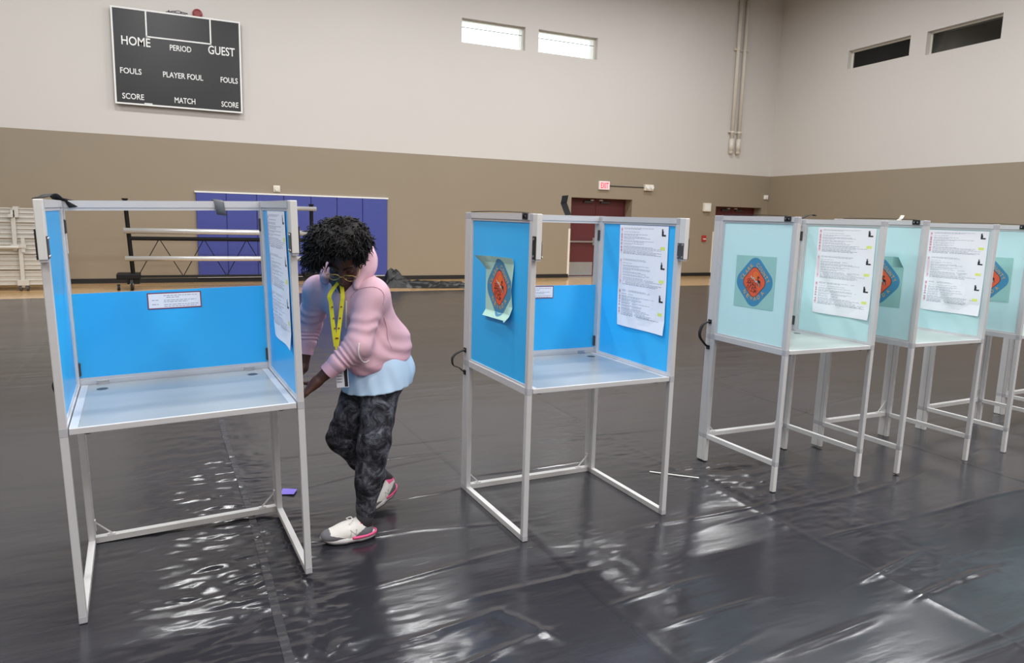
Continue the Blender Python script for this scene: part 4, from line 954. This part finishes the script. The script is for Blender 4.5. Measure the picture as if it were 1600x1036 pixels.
# hands hooking under the booth's middle rail
def hand(wr, c, side):
    """wr wrist, c knuckle centre; fingers run toward -x under the rail then curl up"""
    d = nrm(c - wr); across = nrm(V3(0.1, 1, 0.0) * side); nrmv = np.cross(d, across)
    B.cap(wr, wr + d * 0.03, 0.0245, 0.024, 0.015)
    for q, o in enumerate((-0.028, -0.009, 0.010, 0.028)):
        k0 = c + across * o + d * (0.004 if q in (1, 2) else -0.004)
        B.cap(wr + across * o * 0.5, k0, 0.0165, 0.0115, 0.012)
        ln = (0.036, 0.042, 0.040, 0.030)[q]
        d1 = nrm(d + V3(-0.25, 0, -0.2)); p1 = k0 + d1 * ln
        d2 = nrm(V3(-1, 0, 0.15)); p2 = p1 + d2 * ln * 0.7; d3 = nrm(V3(-0.6, 0, 0.8)); p3 = p2 + d3 * ln * 0.5
        B.cap(k0, p1, 0.0102, 0.0092, 0.005); B.cap(p1, p2, 0.0092, 0.0085, 0.004); B.cap(p2, p3, 0.0085, 0.0070, 0.003)
    t0 = wr + d * 0.022 - across * 0.024; t1 = t0 + nrm(d * 0.6 - across * 0.7 + V3(0, 0, 0.35)) * 0.036; t2 = t1 + nrm(V3(-0.55, -0.3 * side, 0.35) + d * 0.4) * 0.028
    B.cap(t0, t1, 0.0145, 0.0112, 0.012); B.cap(t1, t2, 0.0112, 0.0085, 0.004)
hand(Lwr, Lwr + nrm(V3(-0.075, 0.005, -0.072)) * 0.075, -1)
hand(Rwr, Rwr + nrm(V3(-0.068, -0.008, -0.08)) * 0.078, 1)
# feet inside the shoes
tL = nrm(V3(-1, 0.01, 0)); B.cap(Lan, Lan + V3(0.008, 0, -0.05), 0.030, 0.027, 0.02); B.cap(Lan + V3(0, 0, -0.03), Lan + tL * 0.14 + V3(0, 0, -0.07), 0.034, 0.024, 0.03)
tR = nrm(V3(-0.83, -0.54, -0.22)); B.cap(Ran, Ran + V3(0.012, 0.008, -0.055), 0.030, 0.027, 0.02); B.cap(Ran + V3(0, 0, -0.035), Ran + tR * 0.15 + V3(0, 0, -0.065), 0.034, 0.024, 0.03)
def slot_skin(c):
    r = c - HC; l, f, u = r @ HL, r @ HF, r @ HU
    return ((np.abs(l) < 0.024) & (f > 0.085) & (u < -0.058) & (u > -0.085)).astype(int)
body = attach(B.build('body', [M_skin, M_lip], per, slot_skin))
del B
for s_ in (1, -1):
    mb = MB(); P = [hp(s_ * (0.012 + 0.042 * t), 0.092 - 0.014 * t * t, 0.024 + 0.012 * math.sin(t * 2.6)) for t in np.linspace(0, 1, 8)]
    mb.tube(P, [0.0045 * (1 - 0.5 * t) for t in np.linspace(0, 1, 8)], 6); attach(mb.build('eyebrow', M_hair, per, True))
    mb = MB(); P = [hp(s_ * (0.021 + 0.025 * t), 0.088 - 0.006 * t, -0.007 - 0.003 * math.sin(t * 3.14)) for t in np.linspace(0, 1, 8)]
    mb.tube(P, 0.0016, 5); attach(mb.build('eyelashes', M_hair, per, True))

# hair: a full mass of loose curls
HH = Field(HC - 0.30, HC + 0.30, 0.0055)
dh = lambda X, Y, Z, t: 0.012 * sn(X, Y, Z, 62, 0.4) + 0.009 * sn(X, Y, Z, 130, 1.9) + 0.004 * sn(X, Y, Z, 260, 0.6)
HH.ell(hp(0, -0.045, 0.055), (0.100, 0.105, 0.100), AH, 0.02, disp=dh)
HH.ell(hp(0, -0.095, 0.045), (0.100, 0.075, 0.095), AH, 0.03, disp=dh)
HH.ell(hp(-0.080, -0.015, 0.085), (0.060, 0.080, 0.075), AH, 0.03, disp=dh)
HH.ell(hp(-0.112, 0.030, 0.075), (0.036, 0.060, 0.050), AH, 0.03, disp=dh)
HH.ell(hp(0.0, 0.010, 0.110), (0.085, 0.062, 0.045), AH, 0.03, disp=dh)
HH.ell(hp(0.050, -0.060, 0.05), (0.046, 0.072, 0.080), AH, 0.03, disp=dh)
HH.ell(hp(0.005, 0.105, -0.015), (0.066, 0.075, 0.092), AH, 0.015, cut=True)
HH.ell(hp(0.075, 0.055, -0.045), (0.045, 0.085, 0.070), AH, 0.015, cut=True)
hair = attach(HH.build('hair', M_hair, per))
hv = np.array([v.co for v in hair.data.vertices]); hn = np.array([v.normal for v in hair.data.vertices])
mb = MB(); rs = np.random.default_rng(5); pick = rs.choice(len(hv), 2600, replace=False)
for i in pick:
    p = hv[i] - hn[i] * 0.008; n_ = hn[i]
    rel = p - HC
    if rel @ HF > 0.035 and rel @ HU < 0.105 and rel @ HL > -0.085: continue
    if rel @ HU < 0.01 and rel @ HL > -0.09: continue
    flow = nrm(n_ * 0.75 + HF * 0.35 - HL * 0.25 + V3(0, 0, -0.35) + 0.28 * rs.normal(size=3)); a_ = nrm(np.cross(flow, rs.normal(size=3)))
    c_ = np.cross(flow, a_); ln = rs.uniform(0.02, 0.046) if rel @ HL > -0.06 else rs.uniform(0.03, 0.062)
    rr = rs.uniform(0.002, 0.006); tw = rs.uniform(0.8, 1.8) * 6.28; ph = rs.uniform(0, 6.28); r0 = rs.uniform(0.0026, 0.0056)
    pts = [p + flow * ln * t + V3(0, 0, -0.014 * t * t) + (a_ * math.cos(tw * t + ph) + c_ * math.sin(tw * t + ph)) * rr * min(1, t * 3) for t in np.linspace(0, 1, 8)]
    mb.tube(pts, [r0 * (1 - 0.75 * t * t) for t in np.linspace(0, 1, 8)], 4)
o = mb.build('curls', M_hair, hair, True); 

# hoodie
G = Field((0.44, 3.15, 0.74), (1.32, 4.02, 1.62), 0.0048)
def rings(amp, n, tilt=2.0): return lambda X, Y, Z, t: amp * np.sin(t * n * 6.283 + tilt * np.sin(X * 28 + Y * 17) + 1.2 * np.sin(Z * 31)) * (0.3 + 0.7 * np.clip(t * 1.4, 0, 1))
dt_ = lambda X, Y, Z, t: 0.004 * sn(X, Y, Z, 26, 0.7) + 0.0032 * np.sin(78 * (Z + 0.62 * X - 0.2 * Y) + 2.4 * sn(X, Y, Z, 16)) * np.clip((1.16 - Z) * 5, 0, 1)
G.ell(CHE + V3(0.005, 0.0, 0), (0.178, 0.124, 0.155), AT, 0.04, disp=dt_)
G.ell(BEL + V3(0.005, 0, 0.01), (0.165, 0.128, 0.165), AT, 0.05, disp=dt_)
G.ell(PEL + V3(0.02, 0.0, 0.055), (0.158, 0.150, 0.125), AP, 0.05, disp=dt_)
G.cap(CHE + V3(0, 0, .06), NEB + V3(0.01, 0, -0.02), 0.105, 0.075, 0.05)
for a, b_, c, endt in ((Lsh, Lel, Lwr, 0.62), (Rsh, Rel, Rwr, 0.52)):
    e_ = b_ + (c - b_) * endt
    G.ell(a + V3(0, 0, -0.005), (0.080, 0.080, 0.075), None, 0.05); G.cap(a, b_, 0.072, 0.062, 0.03, disp=rings(0.003, 4)); G.cap(b_, b_ + (c - b_) * (endt - 0.18), 0.062, 0.050, 0.025, disp=rings(0.0055, 4.5)); G.cap(b_ + (c - b_) * (endt - 0.14), e_, 0.043, 0.040, 0.012)
    dd = nrm(c - b_); lo = np.minimum(e_, c) - 0.07; hi = np.maximum(e_, c) + 0.07
G.ell(V3(0.885, 3.50, 0.945), (0.11, 0.10, 0.13), None, 0.05, disp=dt_)
G.ell(V3(1.02, 3.60, 0.99), (0.115, 0.125, 0.11), None, 0.05, disp=dt_)
# hem
hemn = nrm(V3(0.22, 0.10, -1)); 
G.plane_cut(V3(1.06, 3.58, 0.905), hemn, lo=(0.78, 3.15, 0.74), hi=(1.32, 4.02, 1.0))
# collar opening
G.cap(NEB + V3(-0.015, -0.03, 0.03), NEB + V3(-0.085, -0.115, -0.06), 0.056, 0.040, 0.012, cut=True)
G.cap(NEB + V3(-0.075, -0.125, -0.04), NEB + V3(-0.08, -0.13, -0.2), 0.026, 0.012, 0.008, cut=True)
hood = attach(G.build('hoodie', [M_pinkf, M_pinkr], per, lambda c: (((c - V3(1.06, 3.58, 0.905)) @ hemn) > -0.046).astype(int)))
del G
# ribbed cuffs
for a, b_, c, endt in ((Lsh, Lel, Lwr, 0.62), (Rsh, Rel, Rwr, 0.52)):
    e_ = b_ + (c - b_) * endt; d = nrm(c - b_); mb = MB(); mb.cyl(e_ - d * 0.03, e_ + d * 0.034, 0.0445, 0.0405, 24, caps=False); mb.cyl(e_ + d * 0.034, e_ + d * 0.030, 0.0405, 0.030, 24, caps=False)
    o = mb.build('cuff', M_pinkr, hood, True)
# hood bunched behind the neck
K = Field((0.60, 3.30, 1.18), (1.10, 3.85, 1.60), 0.0048)
dk = lambda X, Y, Z, t: 0.006 * sn(X, Y, Z, 38, 0.2)
nb = NEB + V3(0.0, 0.0, 0.03)
ring = [nb + latT * 0.098 * math.sin(a) * 1.0 - AT[1] * 0.085 * math.cos(a) + V3(0, 0, 1) * (0.055 * max(0, math.cos(a)) - 0.035 * max(0, -math.cos(a))) for a in np.linspace(-2.0, 2.0, 15)]
for i in range(14):
    w0 = 0.030 + 0.022 * max(0, math.cos(-2.0 + 4.0 * i / 14)); K.cap(ring[i], ring[i + 1], w0, w0, 0.02, disp=dk)
K.ell(nb + latT * 0.07 - AT[1] * 0.07 + V3(0.005, 0, 0.075), (0.052, 0.050, 0.056), None, 0.03, disp=dk)
K.ell(nb - AT[1] * 0.10 + V3(0, 0, 0.05), (0.08, 0.055, 0.06), AT, 0.03, disp=dk)
K.ell(V3(0.893, 3.505, 1.415), (0.046, 0.048, 0.062), None, 0.03, disp=dk); K.ell(V3(0.868, 3.50, 1.372), (0.058, 0.055, 0.055), None, 0.03, disp=dk); K.ell(V3(0.86, 3.56, 1.41), (0.07, 0.06, 0.05), None, 0.03, disp=dk)
K.cap(V3(0.85, 3.458, 1.36), V3(0.825, 3.428, 1.285), 0.030, 0.017, 0.03)
K.ell(V3(0.862, 3.452, 1.435), (0.022, 0.016, 0.020), None, 0.01, cut=True)
K.ell(NEB - fT * 0.03 + V3(0.01, 0.0, 0.03), (0.085, 0.05, 0.055), AT, 0.04)
K.ell(NEB - fT * 0.055 + V3(0.01, 0.01, 0.0), (0.10, 0.045, 0.05), AT, 0.04)
o = attach(K.build('hood', M_pinkf, per)); del K
# zip, drawstring and pocket edge along the front
front = lambda l, h: CHE + (NEB - CHE) * h + latT * l + fT * 0.0
def on_front(l, u, off=0.004):
    # point on the hoodie front: l to the person's left, u up the spine from the belly
    c = BEL + (NEB - BEL) * u; r = 0.126 if u < 0.62 else 0.126 - 0.05 * (u - 0.62) / 0.38
    return c + latT * l + fT * (r * math.sqrt(max(0.05, 1 - (l / 0.175) ** 2)) + off)
# lilac tee in the neck opening
T = Field(NEB - 0.16, NEB + 0.12, 0.005)
T.cap(CHE + fT * 0.03, NEB + fT * 0.012, 0.088, 0.066, 0.02); T.plane_cut(NEB + fT * 0.03 + V3(0, 0, 0.012), spn); o = attach(T.build('tee', M_tee, per))

# pale blue shirt below the hoodie
Q = Field((0.70, 3.30, 0.66), (1.32, 3.95, 1.05), 0.0048)
dq = lambda X, Y, Z, t: 0.0025 * np.sin(34 * np.arctan2(Y - PEL[1], X - PEL[0]) / 3.1 * 3.1 / 2 + 3 * Z * 8) * np.clip((0.95 - Z) * 5, 0, 1) + 0.003 * sn(X, Y, Z, 40)
Q.cap(PEL + V3(0.0, 0, 0.04), PEL + V3(0.0, 0, -0.16), 0.160, 0.180, 0.02, disp=dq); Q.cap(PEL + V3(0.0, -0.04, 0.0), PEL + V3(-0.01, -0.055, -0.16), 0.14, 0.155, 0.04, disp=dq)
Q.ell(PEL + V3(0.05, 0.01, -0.02), (0.155, 0.155, 0.13), AP, 0.03, disp=dq)
Q.plane_cut(V3(1.02, 3.58, 0.762), nrm(V3(0.10, 0.0, -1))); Q.plane_cut(V3(1.0, 3.58, 0.955), nrm(V3(-0.2, 0, 1)))
o = attach(Q.build('shirt', M_shirt, per)); del Q

# joggers
J = Field((0.66, 3.28, 0.06), (1.26, 4.0, 0.95), 0.0048)
dj = lambda X, Y, Z, t: 0.0025 * sn(X, Y, Z, 30, 0.9) + 0.003 * np.sin(62 * (Z + 0.5 * X + 0.35 * Y) + 2.2 * sn(X, Y, Z, 13, .3)) * (1 if t is None else np.clip(np.abs(t - 0.35) * 2 + 0.2, 0, 1))
J.ell(PEL + V3(0.0, 0, -0.06), (0.140, 0.115, 0.10), AP, 0.04)
for a, b_, c, ks in ((Lhip, Lkn, Lan, 1), (Rhip, Rkn, Ran, 0)):
    J.ell(a + V3(0.012, 0, -0.01), (0.090, 0.090, 0.09), None, 0.05, disp=dj); J.cap(a + V3(0, 0, -0.04), b_, 0.096, 0.078, 0.04, disp=dj)
    e_ = b_ + (c - b_) * (0.90 if ks else 0.83)
    J.cap(b_, b_ + (c - b_) * 0.45, 0.078, 0.070, 0.03, disp=dj); J.cap(b_ + (c - b_) * 0.45, e_, 0.070, 0.047, 0.03, disp=dj)
J.plane_cut(V3(1, 3.6, 0.80), V3(0, 0, 1))
o = attach(J.build('joggers', M_pants, per)); del J

# socks
for an, kn in ((Lan, Lkn), (Ran, Rkn)):
    d = nrm(kn - an); mb = MB(); mb.cyl(an - d * 0.05, an + d * 0.085, 0.044, 0.042, 20); attach(mb.build('sock', M_sock, per, True))

# shoes
M_mesh = mat('white_knit', (232, 228, 224), 0.8, var=0.03, bump=0.25, bscale=320)
M_suede = mat('grey_suede', (108, 108, 114), 0.9, var=0.06)
M_hot = mat('hot_pink_trim', (236, 92, 146), 0.6)
M_sole = mat('pale_grey_sole', (208, 204, 204), 0.6)
M_soled = mat('dark_outsole', (70, 70, 74), 0.7)
from mathutils.bvhtree import BVHTree
M_mark = mat('silver_grey_mark', (176, 176, 180), 0.5)
def shoe(Mx, lab):
    F_ = Field((-0.06, -0.07, 0.01), (0.24, 0.07, 0.15), 0.0034)
    F_.ell((0.155, 0.0, 0.038), (0.068, 0.045, 0.036), None, 0.02); F_.ell((0.09, 0, 0.045), (0.075, 0.040, 0.044), None, 0.03)
    F_.cap((0.0, 0, 0.05), (0.0, 0, 0.088), 0.042, 0.039, 0.02); F_.cap((0.02, 0, 0.05), (0.09, 0, 0.05), 0.041, 0.040, 0.03); F_.cap((0.04, 0, 0.072), (0.115, 0, 0.05), 0.032, 0.030, 0.03)
    F_.cap((-0.005, 0, 0.10), (-0.005, 0, 0.16), 0.031, 0.036, 0.006, cut=True); F_.plane_cut((0, 0, 0.022), (0, 0, -1)); F_.plane_cut((0.0, 0, 0.108), (-0.25, 0, 1))
    def slot(c):
        x, y, z = c[:, 0], np.abs(c[:, 1]), c[:, 2]
        r = np.zeros(len(c)); r[(x > 0.075) & (z < 0.022 + 0.30 * (x - 0.075))] = 1; r[(x > 0.178)] = 1; r[(x < 0.055) & (z < 0.078 - 0.75 * np.clip(x, 0, 1)) & (z < 0.085)] = 1
        r[(z > 0.092) & (x < 0.03)] = 2; r[(x < -0.025) & (z > 0.068)] = 2
        r[(np.hypot(x + 0.005, y) < 0.0335) & (z > 0.07)] = 2
        return r
    root = F_.build('shoe', [M_mesh, M_suede, M_hot], None, slot)
    root.parent = per; root.matrix_parent_inverse = Matrix.Translation((-0.93, -3.58, 0)); root.matrix_basis = Mx
    root['label'] = lab
    # sole: outline loft
    out = []
    for a in np.linspace(0, 2 * math.pi, 48, endpoint=False):
        cx, sy = math.cos(a), math.sin(a); x = 0.083 + 0.140 * cx; wdt = 0.040 + 0.010 * math.sin((x + 0.06) / 0.29 * math.pi * 1.0) - (0.006 if 0.03 < x < 0.09 else 0); out.append((x, wdt * (abs(sy) ** 0.8) * (1 if sy > 0 else -1)))
    def loft(levels, mi_=0):
        mb = MB(); n = len(out)
        for (k, z, dz) in levels:
            for (x, y) in out:
                lift = 0.020 * max(0, (x - 0.15) / 0.07) ** 2 + 0.006 * max(0, (-x - 0.02) / 0.04) ** 2; mb.v.append((0.083 + (x - 0.083) * k, y * k, z + lift * dz))
        for r_ in range(len(levels) - 1):
            for i in range(n): j = (i + 1) % n; mb.f.append((r_ * n + i, r_ * n + j, (r_ + 1) * n + j, (r_ + 1) * n + i)); mb.m.append(0)
        mb.f.append(tuple(range(n - 1, -1, -1))); mb.m.append(0); q = (len(levels) - 1) * n; mb.f.append(tuple(q + i for i in range(n))); mb.m.append(0)
        return mb
    mb = loft([(0.95, 0.006, 1), (1.0, 0.010, 1), (1.01, 0.018, 0.9), (0.97, 0.030, 0.8)])
    mb.build('midsole', M_sole, root, True)
    mb = loft([(0.93, 0.0, 1), (0.97, 0.001, 1), (0.97, 0.006, 1), (0.95, 0.0065, 1)]); mb.build('outsole', M_soled, root, True)
    mb = MB(); pts = [(x, s_ * (0.047 - 0.3 * max(0, -x - 0.02)), 0.022 + 0.006 * (0.03 - x) / 0.09) for s_ in (1,) for x in np.linspace(0.085, -0.045, 8)]
    H_ = [(0.085 - 0.13 * t, 0.0) for t in np.linspace(0, 1, 8)]
    hp_ = []
    for a in np.linspace(math.pi * 0.32, math.pi * 1.68, 22): hp_.append((0.035 + 0.094 * math.cos(a) if math.cos(a) < 0 else 0.035 + 0.07 * math.cos(a), 0.0475 * math.sin(a), 0.026 + 0.004 * -math.cos(a)))
    mb.strap(hp_, (0, 0, 1), 0.014, 0.006); mb.build('heel_wedge', M_hot, root, True)
    mb = MB()
    for i in range(5):
        x = 0.055 + i * 0.019; z = 0.092 - i * 0.0075
        for s_ in (1, -1): mb.tube(smooth_pts([(x, s_ * 0.026, z - 0.012), (x + 0.006, s_ * 0.010, z + 0.002), (x + 0.011, -s_ * 0.012, z + 0.001), (x + 0.014, -s_ * 0.026, z - 0.014)], 4), 0.0026, 6)
    for s_ in (1, -1): mb.tube(smooth_pts([(0.06, 0, 0.098), (0.065, s_ * 0.018, 0.112), (0.085, s_ * 0.036, 0.100), (0.075, s_ * 0.020, 0.097), (0.06, 0, 0.097), (0.075, s_ * 0.03, 0.088), (0.095, s_ * 0.044, 0.07)], 5), 0.0024, 6)
    mb.build('laces', M_white, root, True)
    for s_ in (1, -1):
        mb = MB(); put_text(mb, 'N', 0, 0, 0.032, 0.036, lambda u, v: (0.066 + u * (1 if s_ < 0 else -1), s_ * 0.06, 0.054 + v))
        bv = BVHTree.FromPolygons([v.co for v in root.data.vertices], [tuple(p.vertices) for p in root.data.polygons])
        for q, v in enumerate(mb.v):
            h_, n_, i_, d_ = bv.ray_cast(Vector(v), Vector((0, -s_, 0)))
            if h_ is not None: mb.v[q] = (h_.x, h_.y + s_ * 0.0012, h_.z)
        mb.build('side_mark', M_mark, root, fix=False)
    return root
dL = nrm(V3(-1, 0.012, 0))
def frame(o, fx, up):
    fx = nrm(fx); y = nrm(np.cross(up, fx)); z = np.cross(fx, y); Mx = Matrix.Identity(4)
    for i in range(3): Mx[i][0] = fx[i]; Mx[i][1] = y[i]; Mx[i][2] = z[i]; Mx[i][3] = o[i]
    return Mx
shoe(frame(V3(0.868, 3.464, 0.004), dL, V3(0, 0, 1)), 'left shoe, flat on the tarp')
dR = nrm(V3(-0.80, -0.545, -0.20))
shoe(frame(V3(1.11, 3.862, 0.052), dR, V3(-0.2, -0.13, 1)), 'right shoe, heel raised')

# glasses
M_lens = M_glass.copy(); M_lens.name = 'spectacle_lens'; M_lens.node_tree.nodes['Fresnel'].inputs['IOR'].default_value = 1.12
M_gold = mat('gold_wire', (212, 184, 112), 0.3, 0.8)
gl_ = []
gr = None
mb = MB()
for s_ in (1, -1):
    mb.tube([hp(s_ * (0.0375 + 0.029 * math.cos(a)), 0.114 - 0.006 * abs(math.cos(a)), -0.010 + 0.023 * math.sin(a) * (1.0 if math.sin(a) < 0 else 0.9)) for a in np.linspace(0, 6.2832, 33)], 0.0016, 6)
mb.tube([hp(-0.0085, 0.113, -0.004), hp(0, 0.117, -0.001), hp(0.0085, 0.113, -0.004)], 0.0018, 6)
M_gold2 = mat('dark_lower_rim', (70, 66, 62), 0.35, 0.4)
gr = attach(mb.build('glasses', M_gold, per, True))
for s_ in (1, -1):
    mb = MB(); mb.tube([hp(s_ * 0.0665, 0.109, -0.004), hp(s_ * 0.077, 0.098, 0.0), hp(s_ * 0.081, 0.05, 0.005), hp(s_ * 0.084, 0.0, 0.012), hp(s_ * 0.083, -0.025, -0.002)], 0.0018, 6); mb.build('temple_arm', M_gold, gr, True)
    mb = MB(); mb.poly([hp(s_ * (0.0375 + 0.028 * math.cos(a)), 0.112, -0.010 + 0.022 * math.sin(a)) for a in np.linspace(0, 6.2832, 24, endpoint=False)]); mb.build('lens', M_lens, gr)
# lanyard and badge
M_lan = mat('yellow_lanyard', (226, 214, 40), 0.7, var=0.05)

mb = MB()
mb.strap(smooth_pts([hp(0.04, -0.05, -0.10), V3(0.712, 3.455, 1.262), V3(0.708, 3.445, 1.20), V3(0.718, 3.442, 1.08), V3(0.728, 3.442, 1.00)]), (0.9, -0.43, 0), 0.019, 0.002)
mb.strap(smooth_pts([hp(-0.05, -0.045, -0.10), V3(0.763, 3.450, 1.258), V3(0.757, 3.440, 1.20), V3(0.742, 3.440, 1.08), V3(0.732, 3.442, 1.00)]), (0.9, -0.43, 0), 0.019, 0.002)
mb.strap([V3(0.730, 3.442, 1.01), V3(0.738, 3.44, 0.955), V3(0.742, 3.44, 0.93)], (0.9, -0.43, 0), 0.016, 0.003)
lan = attach(mb.build('lanyard', M_lan, per, False))
M_prt = mat('dark_red_print', (120, 60, 30), 0.6)
for t in (0.15, 0.42, 0.66, 0.9):
    for sx, ex in ((0.709, 0.730), (0.758, 0.733)):
        mb = MB()
        x = sx + (ex - sx) * t; z = 1.22 - 0.20 * t; mb.cyl((x, 3.4365, z), (x, 3.4385, z), 0.0045, seg=8); mb.build('print_mark', M_prt, lan)
mb = MB(); mb.cyl((0.743, 3.425, 0.918), (0.743, 3.452, 0.918), 0.021, seg=20); mb.build('badge_reel', M_black, lan, True)
mb = MB(); mb.strap([V3(0.752, 3.436, 0.905), V3(0.758, 3.436, 0.80)], (0.88, -0.42, 0.08), 0.058, 0.003); bd = mb.build('badge', M_paper, lan)
mb = MB(); mb.strap([V3(0.768, 3.427, 0.898), V3(0.774, 3.427, 0.805)], (0.88, -0.42, 0.08), 0.016, 0.003); mb.build('badge_band', M_icon, lan)
mb = MB()
for q in range(5): z = 0.885 - q * 0.014; mb.strap([V3(0.742, 3.4385, z), V3(0.742, 3.4385, z - 0.004)], (0.88, -0.42, 0.08), 0.026, 0.001)
mb.build('badge_print', M_ink, lan)
# details that lie on the hoodie: zip, pocket edge, shoulder seam, drawstring
from mathutils.bvhtree import BVHTree
def drape(obj, pts, off=0.002):
    bv = BVHTree.FromPolygons([v.co for v in obj.data.vertices], [tuple(p.vertices) for p in obj.data.polygons]); out = []
    for p in pts:
        q, n_, i, d = bv.find_nearest(Vector(p)); out.append(q + n_ * off)
    return out
M_seam = mat('rose_seam', (196, 152, 172), 0.9)
for nm, pts, r_, mt in (('pocket_edge', [(0.811, 3.328, 1.032), (0.807, 3.325, 1.005), (0.809, 3.332, 0.982), (0.819, 3.346, 0.957), (0.84, 3.384, 0.933), (0.858, 3.395, 0.924), (0.875, 3.398, 0.932)], 0.003, M_white), ('shoulder_seam', [(0.799, 3.441, 1.23), (0.809, 3.433, 1.252), (0.835, 3.411, 1.275), (0.866, 3.389, 1.286), (0.901, 3.379, 1.287), (0.931, 3.375, 1.271), (0.944, 3.374, 1.243), (0.938, 3.376, 1.203)], 0.0016, M_seam),
        ('side_seam', [(0.959, 3.428, 1.133), (0.975, 3.44, 1.081), (0.981, 3.438, 1.024), (1.0, 3.438, 0.978)], 0.0016, M_seam), ('zip', [(0.782, 3.458, 1.216), (0.784, 3.469, 1.165), (0.789, 3.494, 1.117), (0.796, 3.527, 1.068)], 0.004, M_white)):
    mb = MB(); mb.tube(smooth_pts(drape(hood, pts, 0.0015), 4), r_, 6); mb.build(nm, mt, hood, True)
